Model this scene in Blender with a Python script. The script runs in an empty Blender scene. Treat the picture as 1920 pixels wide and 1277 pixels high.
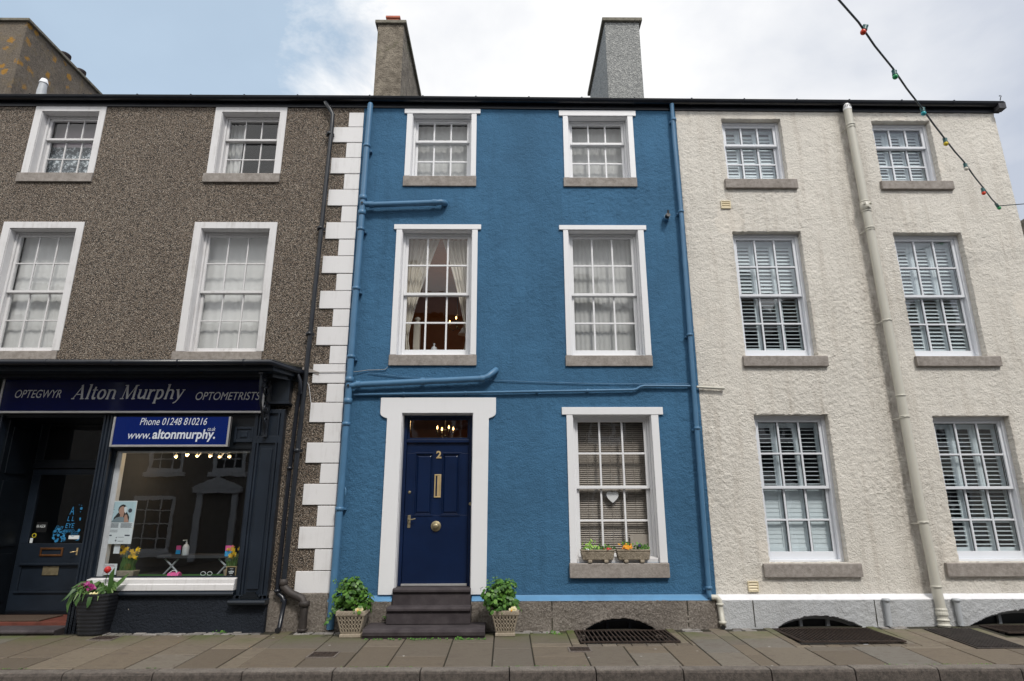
import bpy, bmesh, math, random
from mathutils import Vector, Matrix
random.seed(7)
S = bpy.context.scene
COL = S.collection
R_ = math.radians

# ------------------------------------------------------------------ camera
FPX, PITCH, YAW, ROLL, DIST, EYE = 1153., R_(15.6), R_(0.6), R_(-0.14), 8.9, 1.55
fw = Vector((math.sin(YAW)*math.cos(PITCH), math.cos(YAW)*math.cos(PITCH), math.sin(PITCH)))
rt = Vector((math.cos(YAW), -math.sin(YAW), 0)); up = rt.cross(fw)
rt2 = math.cos(ROLL)*rt + math.sin(ROLL)*up; up2 = -math.sin(ROLL)*rt + math.cos(ROLL)*up
CAM = Vector((0, -DIST, EYE))
cd = bpy.data.cameras.new('camera'); cam = bpy.data.objects.new('camera', cd); COL.objects.link(cam)
cam.matrix_world = Matrix(((rt2.x, up2.x, -fw.x, CAM.x), (rt2.y, up2.y, -fw.y, CAM.y), (rt2.z, up2.z, -fw.z, CAM.z), (0, 0, 0, 1)))
cd.sensor_width = 36; cd.lens = FPX/1920*36; cd.clip_end = 3000; cd.clip_start = .05
S.camera = cam
def P(px, py, Y=0.):      # survey of the facade: a photo measurement brought to the plane at depth Y -> X, Z in metres
    d = fw*FPX + rt2*(px-960) - up2*(py-638.5); t = (Y+DIST)/d.y; p = CAM + d*t
    return p.x, p.z
def G(px, py, Z=0.):      # the same on the ground -> X, Y
    d = fw*FPX + rt2*(px-960) - up2*(py-638.5); t = (Z-EYE)/d.z; p = CAM + d*t
    return p.x, p.y

# ------------------------------------------------------------------ world, sun, exposure
SUN_EL, SUN_AZ = R_(50), R_(156)      # azimuth clockwise from +Y: behind the camera, a little to its right
W = bpy.data.worlds.new('World'); S.world = W; W.use_nodes = True
nt = W.node_tree; nt.nodes.clear(); N = nt.nodes.new; L = nt.links.new
def wmath(op, a, b=None, clamp=False):
    n = N('ShaderNodeMath'); n.operation = op; n.use_clamp = clamp
    for i, v in enumerate((a, b)):
        if v is None: continue
        if isinstance(v, (int, float)): n.inputs[i].default_value = v
        else: L(v, n.inputs[i])
    return n.outputs[0]
sky = N('ShaderNodeTexSky'); sky.sky_type = 'NISHITA'; sky.sun_disc = False
sky.sun_elevation = SUN_EL; sky.sun_rotation = SUN_AZ; sky.air_density = 1.0; sky.dust_density = 2.0; sky.ozone_density = 1.5
tc = N('ShaderNodeTexCoord')
sep = N('ShaderNodeSeparateXYZ'); L(tc.outputs['Generated'], sep.inputs[0])
mp = N('ShaderNodeMapping'); mp.inputs['Scale'].default_value = (1, 1, 1.6); L(tc.outputs['Generated'], mp.inputs[0])
n1 = N('ShaderNodeTexNoise'); n1.inputs['Scale'].default_value = 3.2; n1.inputs['Detail'].default_value = 9; n1.inputs['Roughness'].default_value = .62; n1.inputs['Distortion'].default_value = .3
L(mp.outputs[0], n1.inputs['Vector'])
n2 = N('ShaderNodeTexNoise'); n2.inputs['Scale'].default_value = 2.1; n2.inputs['Detail'].default_value = 5; n2.inputs['Roughness'].default_value = .5
L(mp.outputs[0], n2.inputs['Vector'])
# a hole of blue to the left of the view, its ragged edge by noise
edge = wmath('ADD', wmath('ADD', sep.outputs[0], .325), wmath('MULTIPLY', wmath('SUBTRACT', n1.outputs[0], .5), .55))
cover = wmath('MULTIPLY', edge, 9, True)
behind = wmath('MULTIPLY', wmath('SUBTRACT', .15, sep.outputs[1]), 3, True)
cover = wmath('MAXIMUM', cover, behind)
# brightness of the cloud: brightest over the blue house, greyer to the right and lower down
br = wmath('SUBTRACT', 1.0, wmath('MULTIPLY', wmath('MAXIMUM', wmath('SUBTRACT', sep.outputs[0], .10), 0), .75))
br = wmath('ADD', br, wmath('MULTIPLY', wmath('SUBTRACT', n2.outputs[0], .5), 1.0))
br = wmath('ADD', br, wmath('MULTIPLY', wmath('SUBTRACT', n1.outputs[0], .5), .35))
br = wmath('MINIMUM', br, 1.06)
cr = N('ShaderNodeMix'); cr.data_type = 'RGBA'
L(wmath('MULTIPLY', wmath('SUBTRACT', br, .55), 2.4, True), cr.inputs[0]); cr.inputs[6].default_value = (.52, .57, .67, 1); cr.inputs[7].default_value = (1.0, 1.0, 1.0, 1)
SKYK = .085
CLOUD = .78
mulc = N('ShaderNodeVectorMath'); mulc.operation = 'SCALE'; L(cr.outputs[2], mulc.inputs[0])
L(wmath('MULTIPLY', wmath('ADD', 1.0, wmath('MULTIPLY', behind, .25)), CLOUD/SKYK), mulc.inputs['Scale'])
# thin veil over the blue hole
veil = N('ShaderNodeMix'); veil.data_type = 'RGBA'; L(wmath('ADD', .42, wmath('MULTIPLY', n2.outputs[0], .42)), veil.inputs[0]); L(sky.outputs[0], veil.inputs[6])
veil.inputs[7].default_value = (.50/SKYK, .62/SKYK, .74/SKYK, 1)
mixs = N('ShaderNodeMix'); mixs.data_type = 'RGBA'; L(cover, mixs.inputs[0]); L(veil.outputs[2], mixs.inputs[6]); L(mulc.outputs[0], mixs.inputs[7])
bg = N('ShaderNodeBackground'); bg.inputs['Strength'].default_value = SKYK; L(mixs.outputs[2], bg.inputs['Color'])
wo = N('ShaderNodeOutputWorld'); L(bg.outputs[0], wo.inputs['Surface'])
sl = bpy.data.lights.new('sun', 'SUN'); sl.energy = 1.75; sl.angle = R_(10); sl.color = (1, .96, .9)
so = bpy.data.objects.new('sun', sl); COL.objects.link(so)
sd = Vector((math.sin(SUN_AZ)*math.cos(SUN_EL), math.cos(SUN_AZ)*math.cos(SUN_EL), math.sin(SUN_EL)))
so.rotation_euler = sd.to_track_quat('Z', 'Y').to_euler(); so.location = (0, -20, 30)
S.view_settings.view_transform = 'Standard'; S.view_settings.look = 'None'; S.view_settings.gamma = 1
S.view_settings.exposure = 0.45
S.render.engine = 'CYCLES'
S.cycles.max_bounces = 8; S.cycles.transparent_max_bounces = 16

# ------------------------------------------------------------------ materials
def newmat(name):
    m = bpy.data.materials.new(name); m.use_nodes = True
    return m, m.node_tree, m.node_tree.nodes['Principled BSDF']
def ramp(t, fac, stops):
    r = t.nodes.new('ShaderNodeValToRGB'); e = r.color_ramp.elements
    while len(e) > 1: e.remove(e[-1])
    e[0].position = stops[0][0]; e[0].color = (*stops[0][1], 1)
    for p, c in stops[1:]:
        x = e.new(p); x.color = (*c, 1)
    t.links.new(fac, r.inputs[0]); return r.outputs[0]
def noise(t, vec, scale, detail=4, rough=.55, dist=0):
    n = t.nodes.new('ShaderNodeTexNoise'); n.inputs['Scale'].default_value = scale; n.inputs['Detail'].default_value = detail
    n.inputs['Roughness'].default_value = rough; n.inputs['Distortion'].default_value = dist; t.links.new(vec, n.inputs['Vector']); return n.outputs[0]
def coord(t, scale=(1, 1, 1)):
    c = t.nodes.new('ShaderNodeTexCoord'); m = t.nodes.new('ShaderNodeMapping'); m.inputs['Scale'].default_value = scale
    t.links.new(c.outputs['Object'], m.inputs[0]); return m.outputs[0]
def mth(t, op, a, b=None, clamp=False):
    n = t.nodes.new('ShaderNodeMath'); n.operation = op; n.use_clamp = clamp
    for i, v in enumerate((a, b)):
        if v is None: continue
        if isinstance(v, (int, float)): n.inputs[i].default_value = v
        else: t.links.new(v, n.inputs[i])
    return n.outputs[0]
def mixc(t, fac, a, b, mode='MIX'):
    n = t.nodes.new('ShaderNodeMix'); n.data_type = 'RGBA'; n.blend_type = mode
    for i, v in ((0, fac), (6, a), (7, b)):
        if isinstance(v, (int, float)): n.inputs[i].default_value = v
        elif isinstance(v, tuple): n.inputs[i].default_value = (*v[:3], 1)
        else: t.links.new(v, n.inputs[i])
    return n.outputs[2]
def bump(t, b, h, strength=.5, dist=.01, nrm=None):
    n = t.nodes.new('ShaderNodeBump'); n.inputs['Strength'].default_value = strength; n.inputs['Distance'].default_value = dist
    t.links.new(h, n.inputs['Height'])
    if nrm: t.links.new(nrm, n.inputs['Normal'])
    t.links.new(n.outputs[0], b.inputs['Normal']); return n.outputs[0]
def voro(t, vec, scale, feature='F1', rnd=1):
    n = t.nodes.new('ShaderNodeTexVoronoi'); n.feature = feature; n.inputs['Scale'].default_value = scale; n.inputs['Randomness'].default_value = rnd
    t.links.new(vec, n.inputs['Vector']); return n
def island(t):
    return t.nodes.new('ShaderNodeNewGeometry').outputs['Random Per Island']

def simple(name, col, rough=.5, metal=0, var=.12, vs=6, bs=0, bd=.003, bscale=60, spec=.5):
    m, t, b = newmat(name); v = coord(t)
    n = noise(t, v, vs, 5, .6)
    lo = tuple(c*(1-var) for c in col); hi = tuple(min(1, c*(1+var)) for c in col)
    t.links.new(ramp(t, n, [(.3, lo), (.7, hi)]), b.inputs['Base Color'])
    b.inputs['Roughness'].default_value = rough; b.inputs['Metallic'].default_value = metal; b.inputs['Specular IOR Level'].default_value = spec
    if bs: bump(t, b, noise(t, v, bscale, 4, .6), bs, bd)
    return m
def painted(name, col, rough=.45, dirt=(.35, .32, .28), dirt_amt=.25, bs=.25):
    # paint with faint rain streaks and grime
    m, t, b = newmat(name); v = coord(t); vz = coord(t, (9, 9, .7))
    streak = noise(t, vz, 2.2, 5, .65); n = noise(t, v, 3.1, 7, .65)
    f = mth(t, 'MULTIPLY', mth(t, 'SUBTRACT', mth(t, 'MULTIPLY', streak, n), .26, True), dirt_amt*9, True)
    f = mth(t, 'MULTIPLY', f, dirt_amt*1.6, True)
    c = mixc(t, f, col, tuple(col[i]*.35+dirt[i]*.5 for i in range(3)))
    t.links.new(c, b.inputs['Base Color']); b.inputs['Roughness'].default_value = rough
    bump(t, b, noise(t, v, 55, 4, .6), bs, .002)
    return m
def stucco(name, col, scale, bs, bd, patch=.14, dirtcol=None, stain=None):
    m, t, b = newmat(name); v = coord(t)
    big = noise(t, v, .9, 5, .6); mid = noise(t, v, 6, 5, .65)
    hi = tuple(min(1, c*(1+patch)) for c in col); lo = tuple(c*(1-patch) for c in col)
    c = ramp(t, big, [(.32, lo), (.68, hi)])
    c = mixc(t, mth(t, 'MULTIPLY', mth(t, 'SUBTRACT', mid, .5, True), 1.2, True), c, tuple(x*.8 for x in col))
    if dirtcol:
        vz = coord(t, (5, 5, .45)); d = noise(t, vz, 1.3, 7, .7)
        c = mixc(t, mth(t, 'MULTIPLY', mth(t, 'SUBTRACT', d, .50, True), 3.2, True), c, dirtcol)
    c = mixc(t, mth(t, 'MULTIPLY', mth(t, 'SUBTRACT', noise(t, v, 95, 5, .8), .46, True), 2.0, True), c, tuple(x*.72 for x in col))
    h1 = noise(t, v, scale*1.6, 5, .7); h2 = noise(t, v, scale*.16, 4, .6)
    vo = voro(t, v, scale*.9)
    h = mth(t, 'ADD', mth(t, 'MULTIPLY', h1, 1.0), mth(t, 'MULTIPLY', h2, 1.1))
    h = mth(t, 'SUBTRACT', h, mth(t, 'MULTIPLY', vo.outputs['Distance'], .35))
    amt = mth(t, 'ADD', .25, mth(t, 'MULTIPLY', noise(t, v, 1.3, 5, .65), 1.5))
    if stain is not None:      # grime washed out beside the soil pipe
        px_ = t.nodes.new('ShaderNodeSeparateXYZ'); t.links.new(t.nodes.new('ShaderNodeNewGeometry').outputs['Position'], px_.inputs[0])
        dx_ = mth(t, 'ABSOLUTE', mth(t, 'SUBTRACT', px_.outputs[0], stain)); near = mth(t, 'MULTIPLY', mth(t, 'SUBTRACT', .30, dx_, True), 3.4, True)
        f_ = mth(t, 'MULTIPLY', near, mth(t, 'MULTIPLY', mth(t, 'SUBTRACT', noise(t, coord(t, (3, 3, 1.2)), 3.5, 8, .75), .38, True), 3.2), True)
        c = mixc(t, f_, c, (.30, .26, .22))
        # old repair patches
        vp = voro(t, v, .85); rp = mth(t, 'MULTIPLY', mth(t, 'LESS_THAN', mth(t, 'ADD', vp.outputs['Distance'], mth(t, 'MULTIPLY', noise(t, v, 5, 4, .6), .2)), .30), .5)
        c = mixc(t, rp, c, (.70, .645, .565)); amt = mth(t, 'MULTIPLY', amt, mth(t, 'SUBTRACT', 1, mth(t, 'MULTIPLY', rp, .8)))
    t.links.new(c, b.inputs['Base Color']); b.inputs['Roughness'].default_value = .8; b.inputs['Specular IOR Level'].default_value = .3
    bump(t, b, mth(t, 'MULTIPLY', h, amt), bs, bd)
    return m
M = {}
M['blue_wall'] = stucco('blue_stucco', (.049, .147, .266), 46, .9, .014, .16, (.036, .112, .205))
M['cream_wall'] = stucco('cream_roughcast', (.755, .715, .645), 44, .9, .018, .05, (.52, .465, .395), 5.68)
M['grey_plinth'] = stucco('grey_painted_roughcast', (.50, .51, .52), 46, .8, .014, .05, (.38, .38, .375))
M['stall_riser'] = stucco('black_painted_render', (.012, .016, .024), 30, .9, .02, .2)
def chips(key, scale, thr):
    m = M[key]; t = m.node_tree; b = t.nodes['Principled BSDF']; src = b.inputs['Base Color'].links[0].from_socket; v = coord(t)
    vo = voro(t, v, scale); h = t.nodes.new('ShaderNodeSeparateColor'); t.links.new(vo.outputs['Color'], h.inputs[0])
    d = mth(t, 'ADD', vo.outputs['Distance'], mth(t, 'MULTIPLY', noise(t, v, 60, 3, .6), .06))
    f = mth(t, 'MULTIPLY', mth(t, 'LESS_THAN', d, thr), mth(t, 'GREATER_THAN', h.outputs[0], .62))
    t.links.new(mixc(t, f, src, (.50, .44, .38)), b.inputs['Base Color'])
chips('stall_riser', 4.5, .07)
def pebbles():
    m, t, b = newmat('brown_pebbledash'); v = coord(t)
    vo = voro(t, v, 72); h = t.nodes.new('ShaderNodeSeparateColor'); t.links.new(vo.outputs['Color'], h.inputs[0])
    c = ramp(t, h.outputs[0], [(0, (.13, .098, .072)), (.2, (.18, .136, .100)), (.42, (.235, .183, .138)), (.62, (.29, .228, .170)), (.78, (.23, .205, .18)), (.90, (.37, .31, .245)), (1, (.54, .47, .39))])
    big = noise(t, v, .8, 6, .6)
    c = mixc(t, mth(t, 'MULTIPLY', mth(t, 'SUBTRACT', big, .45, True), 2.5, True), c, (.74, .71, .69), 'MULTIPLY')
    gap = mth(t, 'MULTIPLY', mth(t, 'SUBTRACT', vo.outputs['Distance'], .42, True), 3.5, True)
    c = mixc(t, gap, c, (.03, .024, .018))
    t.links.new(c, b.inputs['Base Color']); b.inputs['Roughness'].default_value = .75
    bump(t, b, mth(t, 'SUBTRACT', 1, vo.outputs['Distance']), 1.0, .014)
    return m
M['pebble'] = pebbles()
def stone(name, c1, c2, scale=18, bs=.7, bd=.012, lichen=None, moss=0, isl=0):
    m, t, b = newmat(name); v = coord(t)
    n = noise(t, v, scale, 8, .7); n0 = noise(t, v, 2.5, 5, .6)
    c = ramp(t, mth(t, 'ADD', mth(t, 'MULTIPLY', n, .7), mth(t, 'MULTIPLY', n0, .3)), [(.34, c1), (.64, c2)])
    if isl: 
        i = island(t); c = mixc(t, isl, c, ramp(t, i, [(0, tuple(x*.55 for x in c1)), (.5, c2), (1, tuple(min(1, x*1.35) for x in c2))]))
    if moss:
        c = mixc(t, mth(t, 'MULTIPLY', mth(t, 'SUBTRACT', noise(t, v, 1.9, 7, .7), .55, True), moss, True), c, (.09, .10, .035))
    if lichen:
        vo = voro(t, v, 3.4); wob = mth(t, 'ADD', mth(t, 'SUBTRACT', vo.outputs['Distance'], .20), mth(t, 'MULTIPLY', noise(t, v, 9, 6, .7), .75))
        mask = mth(t, 'MULTIPLY', mth(t, 'SUBTRACT', .50, wob, True), 9, True)
        zone = mth(t, 'MULTIPLY', mth(t, 'SUBTRACT', noise(t, v, 1.3, 4, .6), .36, True), 8, True)
        c = mixc(t, mth(t, 'MULTIPLY', mask, zone), c, lichen)
        c = mixc(t, mth(t, 'MULTIPLY', mth(t, 'SUBTRACT', noise(t, v, 4, 6, .7), .52, True), 3, True), c, (.22, .16, .07))
    t.links.new(c, b.inputs['Base Color']); b.inputs['Roughness'].default_value = .85; b.inputs['Specular IOR Level'].default_value = .3
    bump(t, b, mth(t, 'ADD', n, mth(t, 'MULTIPLY', noise(t, v, scale*4, 3, .6), .4)), bs, bd)
    return m
M['sill'] = stone('window_sill_stone', (.20, .175, .155), (.38, .345, .315), 16, .6, .01)
M['plinth'] = stone('tooled_stone_plinth', (.15, .125, .105), (.52, .46, .40), 36, 1, .055)
M['chim_brown'] = stone('weathered_render', (.065, .052, .038), (.30, .26, .205), 6, 1, .05, None, 5)
M['chim_lichen'] = stone('lichen_render', (.075, .062, .05), (.22, .185, .145), 22, .9, .03, (.36, .19, .035))
M['chim_cap'] = stone('mossy_cap', (.10, .095, .07), (.24, .22, .18), 12, .7, .02, None, 3)
def speck():
    m, t, b = newmat('grey_spar_dash'); v = coord(t)
    vo = voro(t, v, 38); h = t.nodes.new('ShaderNodeSeparateColor'); t.links.new(vo.outputs['Color'], h.inputs[0])
    c = ramp(t, h.outputs[0], [(0, (.17, .175, .17)), (.5, (.25, .255, .25)), (.85, (.32, .325, .31)), (1, (.42, .42, .40))])
    t.links.new(c, b.inputs['Base Color']); b.inputs['Roughness'].default_value = .85; bump(t, b, vo.outputs['Distance'], .8, .02); return m
M['chim_grey'] = speck()
M['white'] = painted('white_gloss_paint', (.80, .80, .81), .4, dirt_amt=.17)
M['white_old'] = painted('weathered_white_paint', (.70, .69, .69), .5, (.30, .26, .22), .45)
M['quoin'] = painted('white_masonry_paint', (.76, .75, .75), .55, (.30, .25, .2), .34, .6)
M['upvc'] = painted('white_window_paint', (.74, .76, .80), .3, dirt_amt=.06, bs=.05)
M['gutter'] = simple('black_gutter_plastic', (.012, .014, .020), .28, var=.3)
M['iron'] = simple('black_painted_iron', (.012, .015, .021), .4, var=.4, bs=.3, bscale=40)
M['rust_iron'] = simple('rusty_cast_iron', (.035, .028, .025), .6, var=.6, vs=9, bs=.5, bscale=50)
M['grate'] = simple('rusty_grating', (.034, .021, .015), .8, var=.6, vs=12, bs=.4)
M['blue_pipe'] = simple('blue_painted_pipe', (.068, .175, .305), .42, var=.12, vs=3, bs=.1)
M['blue_ledge'] = simple('light_blue_paint', (.10, .25, .43), .6, var=.1, vs=4, bs=.3)
M['cream_pipe'] = painted('cream_pipe_paint', (.55, .53, .46), .4, (.28, .24, .19), .3)
M['grey_pipe'] = simple('grey_plastic_pipe', (.42, .44, .46), .5, var=.1)
M['white_ledge'] = simple('white_ledge_paint', (.74, .74, .76), .6, var=.06, bs=.3)
M['navy'] = simple('navy_gloss_door_paint', (.0045, .014, .050), .25, var=.15, vs=2.5, bs=.12, bd=.004, bscale=9)
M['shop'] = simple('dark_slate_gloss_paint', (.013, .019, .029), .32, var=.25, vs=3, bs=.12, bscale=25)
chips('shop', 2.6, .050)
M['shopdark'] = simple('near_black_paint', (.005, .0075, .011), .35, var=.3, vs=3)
M['slate'] = stone('purple_slate', (.038, .031, .034), (.075, .064, .067), 5, .25, .006)
M['roof'] = stone('roof_slate', (.05, .05, .06), (.12, .12, .13), 8, .3, .01)
M['brass'] = simple('polished_brass', (.72, .54, .28), .38, .55, .15, 10)
M['copper'] = simple('tarnished_copper', (.42, .19, .08), .4, 1, .3, 10)
M['oldbrass'] = simple('tarnished_brass', (.38, .32, .2), .45, .8, .25, 20)
M['alu'] = simple('aluminium_edge', (.50, .49, .48), .4, .6, .1)
M['concrete'] = stone('cast_stone', (.24, .20, .15), (.42, .36, .28), 26, .5, .006)
M['trough'] = stone('carved_stone', (.17, .14, .10), (.40, .34, .26), 20, 1, .02)
M['terra'] = simple('terracotta', (.42, .12, .07), .7, var=.2, bs=.2)
M['tile_red'] = simple('red_quarry_tile', (.14, .040, .026), .6, var=.3)
M['mat'] = simple('coir_mat', (.07, .045, .03), .95, var=.3, vs=80, bs=.8, bscale=200)
M['ribbed'] = simple('black_ribbed_plastic', (.014, .015, .019), .45, var=.2)
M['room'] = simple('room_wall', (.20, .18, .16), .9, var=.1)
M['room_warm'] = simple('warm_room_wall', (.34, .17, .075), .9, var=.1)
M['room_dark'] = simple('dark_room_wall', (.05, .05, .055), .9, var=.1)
M['shutter'] = simple('white_shutter_paint', (.74, .80, .82), .45, var=.02)
M['cream_vent'] = simple('cream_vent_plastic', (.72, .62, .42), .5, var=.06)
M['inner_face'] = simple('shaded_pot_body', (.055, .043, .032), .9)  # dark colour standing in for shade inside the planter lattice
M['soil'] = simple('soil', (.03, .02, .015), .95, var=.4, vs=40, bs=1)
M['cable'] = simple('cable', (.015, .03, .035), .5)
M['grey_wire'] = simple('grey_wire', (.32, .31, .30), .6)
M['black'] = simple('black_plastic', (.012, .012, .013), .4)
M['paper'] = simple('paper', (.74, .78, .78), .6, var=.03)
M['pcyan'] = simple('poster_pale_cyan', (.50, .66, .70), .6, var=.04)
M['skin'] = simple('poster_skin', (.48, .28, .20), .6, var=.05)
M['hair'] = simple('poster_hair', (.02, .017, .016), .6)
M['shirt'] = simple('poster_shirt', (.22, .28, .30), .6)
M['ink'] = simple('dark_ink', (.05, .06, .08), .6)
M['redink'] = simple('magenta_ink', (.35, .05, .12), .6)
M['decal'] = simple('sky_blue_decal', (.03, .22, .45), .5)
M['dyellow'] = simple('yellow_sticker', (.6, .5, .03), .5)
M['pink'] = simple('pink_case', (.75, .10, .32), .45)
M['bluecard'] = simple('bright_blue_card', (.02, .35, .72), .5)
M['letter'] = simple('silver_lettering', (.46, .46, .47), .5, var=.03)
M['letter_blue'] = simple('pale_lettering', (.62, .66, .74), .5, var=.03)
M['signblue'] = simple('royal_blue_sign', (.003, .014, .12), .12, var=.05, spec=.4)
M['navysign'] = simple('navy_sign', (.0015, .004, .050), .06, var=.05, spec=.35)
M['grassgreen'] = simple('green_display_mat', (.03, .13, .015), .9, var=.3, vs=50)
M['gap_line'] = simple('painted_gap_reflection', (.02, .025, .03), .5)  # dark colour standing in for the gap reflected behind the bars
M['lead'] = stone('mossy_lead', (.035, .03, .022), (.13, .115, .085), 22, .8, .02, None, 4)

def asphalt():
    m, t, b = newmat('asphalt'); v = coord(t)
    c = ramp(t, noise(t, v, 90, 4, .7), [(.3, (.03, .03, .032)), (.7, (.075, .073, .07))]); t.links.new(c, b.inputs['Base Color'])
    b.inputs['Roughness'].default_value = .85; bump(t, b, noise(t, v, 120, 3), .6, .008); return m
M['asphalt'] = asphalt()
def slabs():
    m, t, b = newmat('sandstone_paving'); v = coord(t)
    i = island(t)
    c = ramp(t, i, [(0, (.105, .084, .060)), (.3, (.158, .126, .088)), (.55, (.130, .112, .088)), (.8, (.190, .155, .110)), (1, (.150, .140, .122))])
    n = noise(t, coord(t, (1, 2.2, 1)), 5, 8, .68, .8)
    c = mixc(t, mth(t, 'MULTIPLY', mth(t, 'ABSOLUTE', mth(t, 'SUBTRACT', n, .5)), 4.2, True), c, (.105, .08, .062))
    c = mixc(t, mth(t, 'MULTIPLY', mth(t, 'SUBTRACT', noise(t, v, 55, 5, .7), .55, True), 2.4, True), c, (.26, .24, .20))
    sp = t.nodes.new('ShaderNodeSeparateXYZ'); t.links.new(t.nodes.new('ShaderNodeNewGeometry').outputs['Position'], sp.inputs[0])
    nearwall = mth(t, 'MULTIPLY', mth(t, 'ADD', sp.outputs[1], .85, True), 1.5, True)
    c = mixc(t, mth(t, 'MULTIPLY', nearwall, mth(t, 'MULTIPLY', mth(t, 'SUBTRACT', noise(t, v, 1.8, 6, .65), .40, True), 4.2, True)), c, (.080, .105, .022))
    # old chewing gum
    vo = voro(t, v, 3.2); c = mixc(t, mth(t, 'LESS_THAN', vo.outputs['Distance'], .05), c, (.34, .32, .29))
    t.links.new(c, b.inputs['Base Color']); b.inputs['Roughness'].default_value = .7
    bump(t, b, mth(t, 'ADD', n, mth(t, 'MULTIPLY', noise(t, v, 60, 4), .5)), .45, .012); return m
M['slab'] = slabs()
M['joint'] = stone('mossy_joint', (.02, .018, .013), (.055, .05, .036), 30, .6, .01, None, 5)
M['kerb'] = stone('granite_kerb', (.085, .066, .055), (.23, .20, .175), 55, .8, .01, isl=.15)
def kerbm():
    m, t, b = newmat('worn_granite_kerb'); v = coord(t); g = t.nodes.new('ShaderNodeNewGeometry')
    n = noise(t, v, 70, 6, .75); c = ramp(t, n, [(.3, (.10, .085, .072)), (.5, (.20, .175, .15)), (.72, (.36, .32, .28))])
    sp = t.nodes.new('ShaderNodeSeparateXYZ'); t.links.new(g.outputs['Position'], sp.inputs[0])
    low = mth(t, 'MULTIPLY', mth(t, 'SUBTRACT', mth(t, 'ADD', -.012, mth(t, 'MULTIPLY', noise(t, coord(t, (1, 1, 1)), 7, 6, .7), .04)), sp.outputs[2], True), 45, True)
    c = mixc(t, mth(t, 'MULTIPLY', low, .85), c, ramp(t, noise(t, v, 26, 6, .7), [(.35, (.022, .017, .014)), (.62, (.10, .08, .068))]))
    t.links.new(c, b.inputs['Base Color']); b.inputs['Roughness'].default_value = .85; bump(t, b, n, .8, .012); return m
M['kerb_worn'] = kerbm()
M['kerbface'] = stone('dark_kerb_face', (.035, .026, .021), (.13, .10, .085), 14, .9, .02)  # darker tone for the upright face
M['sett'] = stone('grey_setts', (.12, .11, .10), (.32, .30, .28), 20, .7, .02, None, 2, isl=.4)

def leafmat(name, c1, c2, c3):
    m, t, b = newmat(name)
    c = ramp(t, island(t), [(0, c1), (.55, c2), (1, c3)]); t.links.new(c, b.inputs['Base Color']); b.inputs['Roughness'].default_value = .45
    tr = t.nodes.new('ShaderNodeBsdfTranslucent'); t.links.new(c, tr.inputs[0]); mx = t.nodes.new('ShaderNodeMixShader'); mx.inputs[0].default_value = .25
    t.links.new(b.outputs[0], mx.inputs[1]); t.links.new(tr.outputs[0], mx.inputs[2]); t.links.new(mx.outputs[0], t.nodes['Material Output'].inputs[0]); return m
M['leaf'] = leafmat('fresh_green_leaf', (.03, .09, .012), (.075, .20, .025), (.16, .33, .05))
M['leaf_lime'] = leafmat('lime_green_leaf', (.12, .28, .03), (.25, .48, .05), (.40, .62, .12))
M['leaf_dark'] = leafmat('dark_leaf', (.02, .06, .015), (.04, .11, .03), (.07, .16, .04))
M['leaf_tulip'] = leafmat('tulip_leaf', (.05, .12, .03), (.10, .20, .05), (.18, .28, .08))
M['yellow'] = leafmat('yellow_petal', (.70, .42, .01), (.85, .58, .02), (.9, .7, .06))
M['orange'] = leafmat('orange_petal', (.85, .28, .01), (.9, .42, .01), (.95, .52, .05))
M['red'] = leafmat('red_petal', (.4, .01, .015), (.6, .03, .03), (.7, .06, .06))
M['magenta'] = leafmat('magenta_petal', (.22, .008, .10), (.40, .02, .20), (.5, .06, .3))
M['purple'] = leafmat('dark_purple_petal', (.02, .01, .08), (.04, .02, .14), (.06, .03, .2))
M['lemon'] = leafmat('pale_yellow_petal', (.85, .72, .3), (.9, .8, .4), (.9, .82, .55))
def cloth(name, col, trans=.35):
    m, t, b = newmat(name); b.inputs['Base Color'].default_value = (*col, 1); b.inputs['Roughness'].default_value = .9
    tr = t.nodes.new('ShaderNodeBsdfTranslucent'); tr.inputs[0].default_value = (*col, 1); mx = t.nodes.new('ShaderNodeMixShader'); mx.inputs[0].default_value = trans
    t.links.new(b.outputs[0], mx.inputs[1]); t.links.new(tr.outputs[0], mx.inputs[2]); t.links.new(mx.outputs[0], t.nodes['Material Output'].inputs[0]); return m
M['curtain'] = cloth('white_curtain', (.84, .84, .83), .25)
M['curtain_cream'] = cloth('cream_curtain', (.74, .70, .62), .2)
M['net'] = cloth('grey_net', (.62, .62, .61), .2)
M['blind'] = simple('taupe_blind_slat', (.42, .37, .32), .5, var=.05)
M['mauve'] = cloth('mauve_blind', (.40, .34, .38))
def lace():
    m, t, b = newmat('lace_net'); v = coord(t)
    a = noise(t, v, 22, 5, .7); f = mth(t, 'MULTIPLY', mth(t, 'SUBTRACT', a, .50, True), 9, True)
    t.links.new(mixc(t, f, (.045, .065, .08), (.62, .68, .72)), b.inputs['Base Color']); b.inputs['Roughness'].default_value = .9; return m
M['lace'] = lace()
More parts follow.
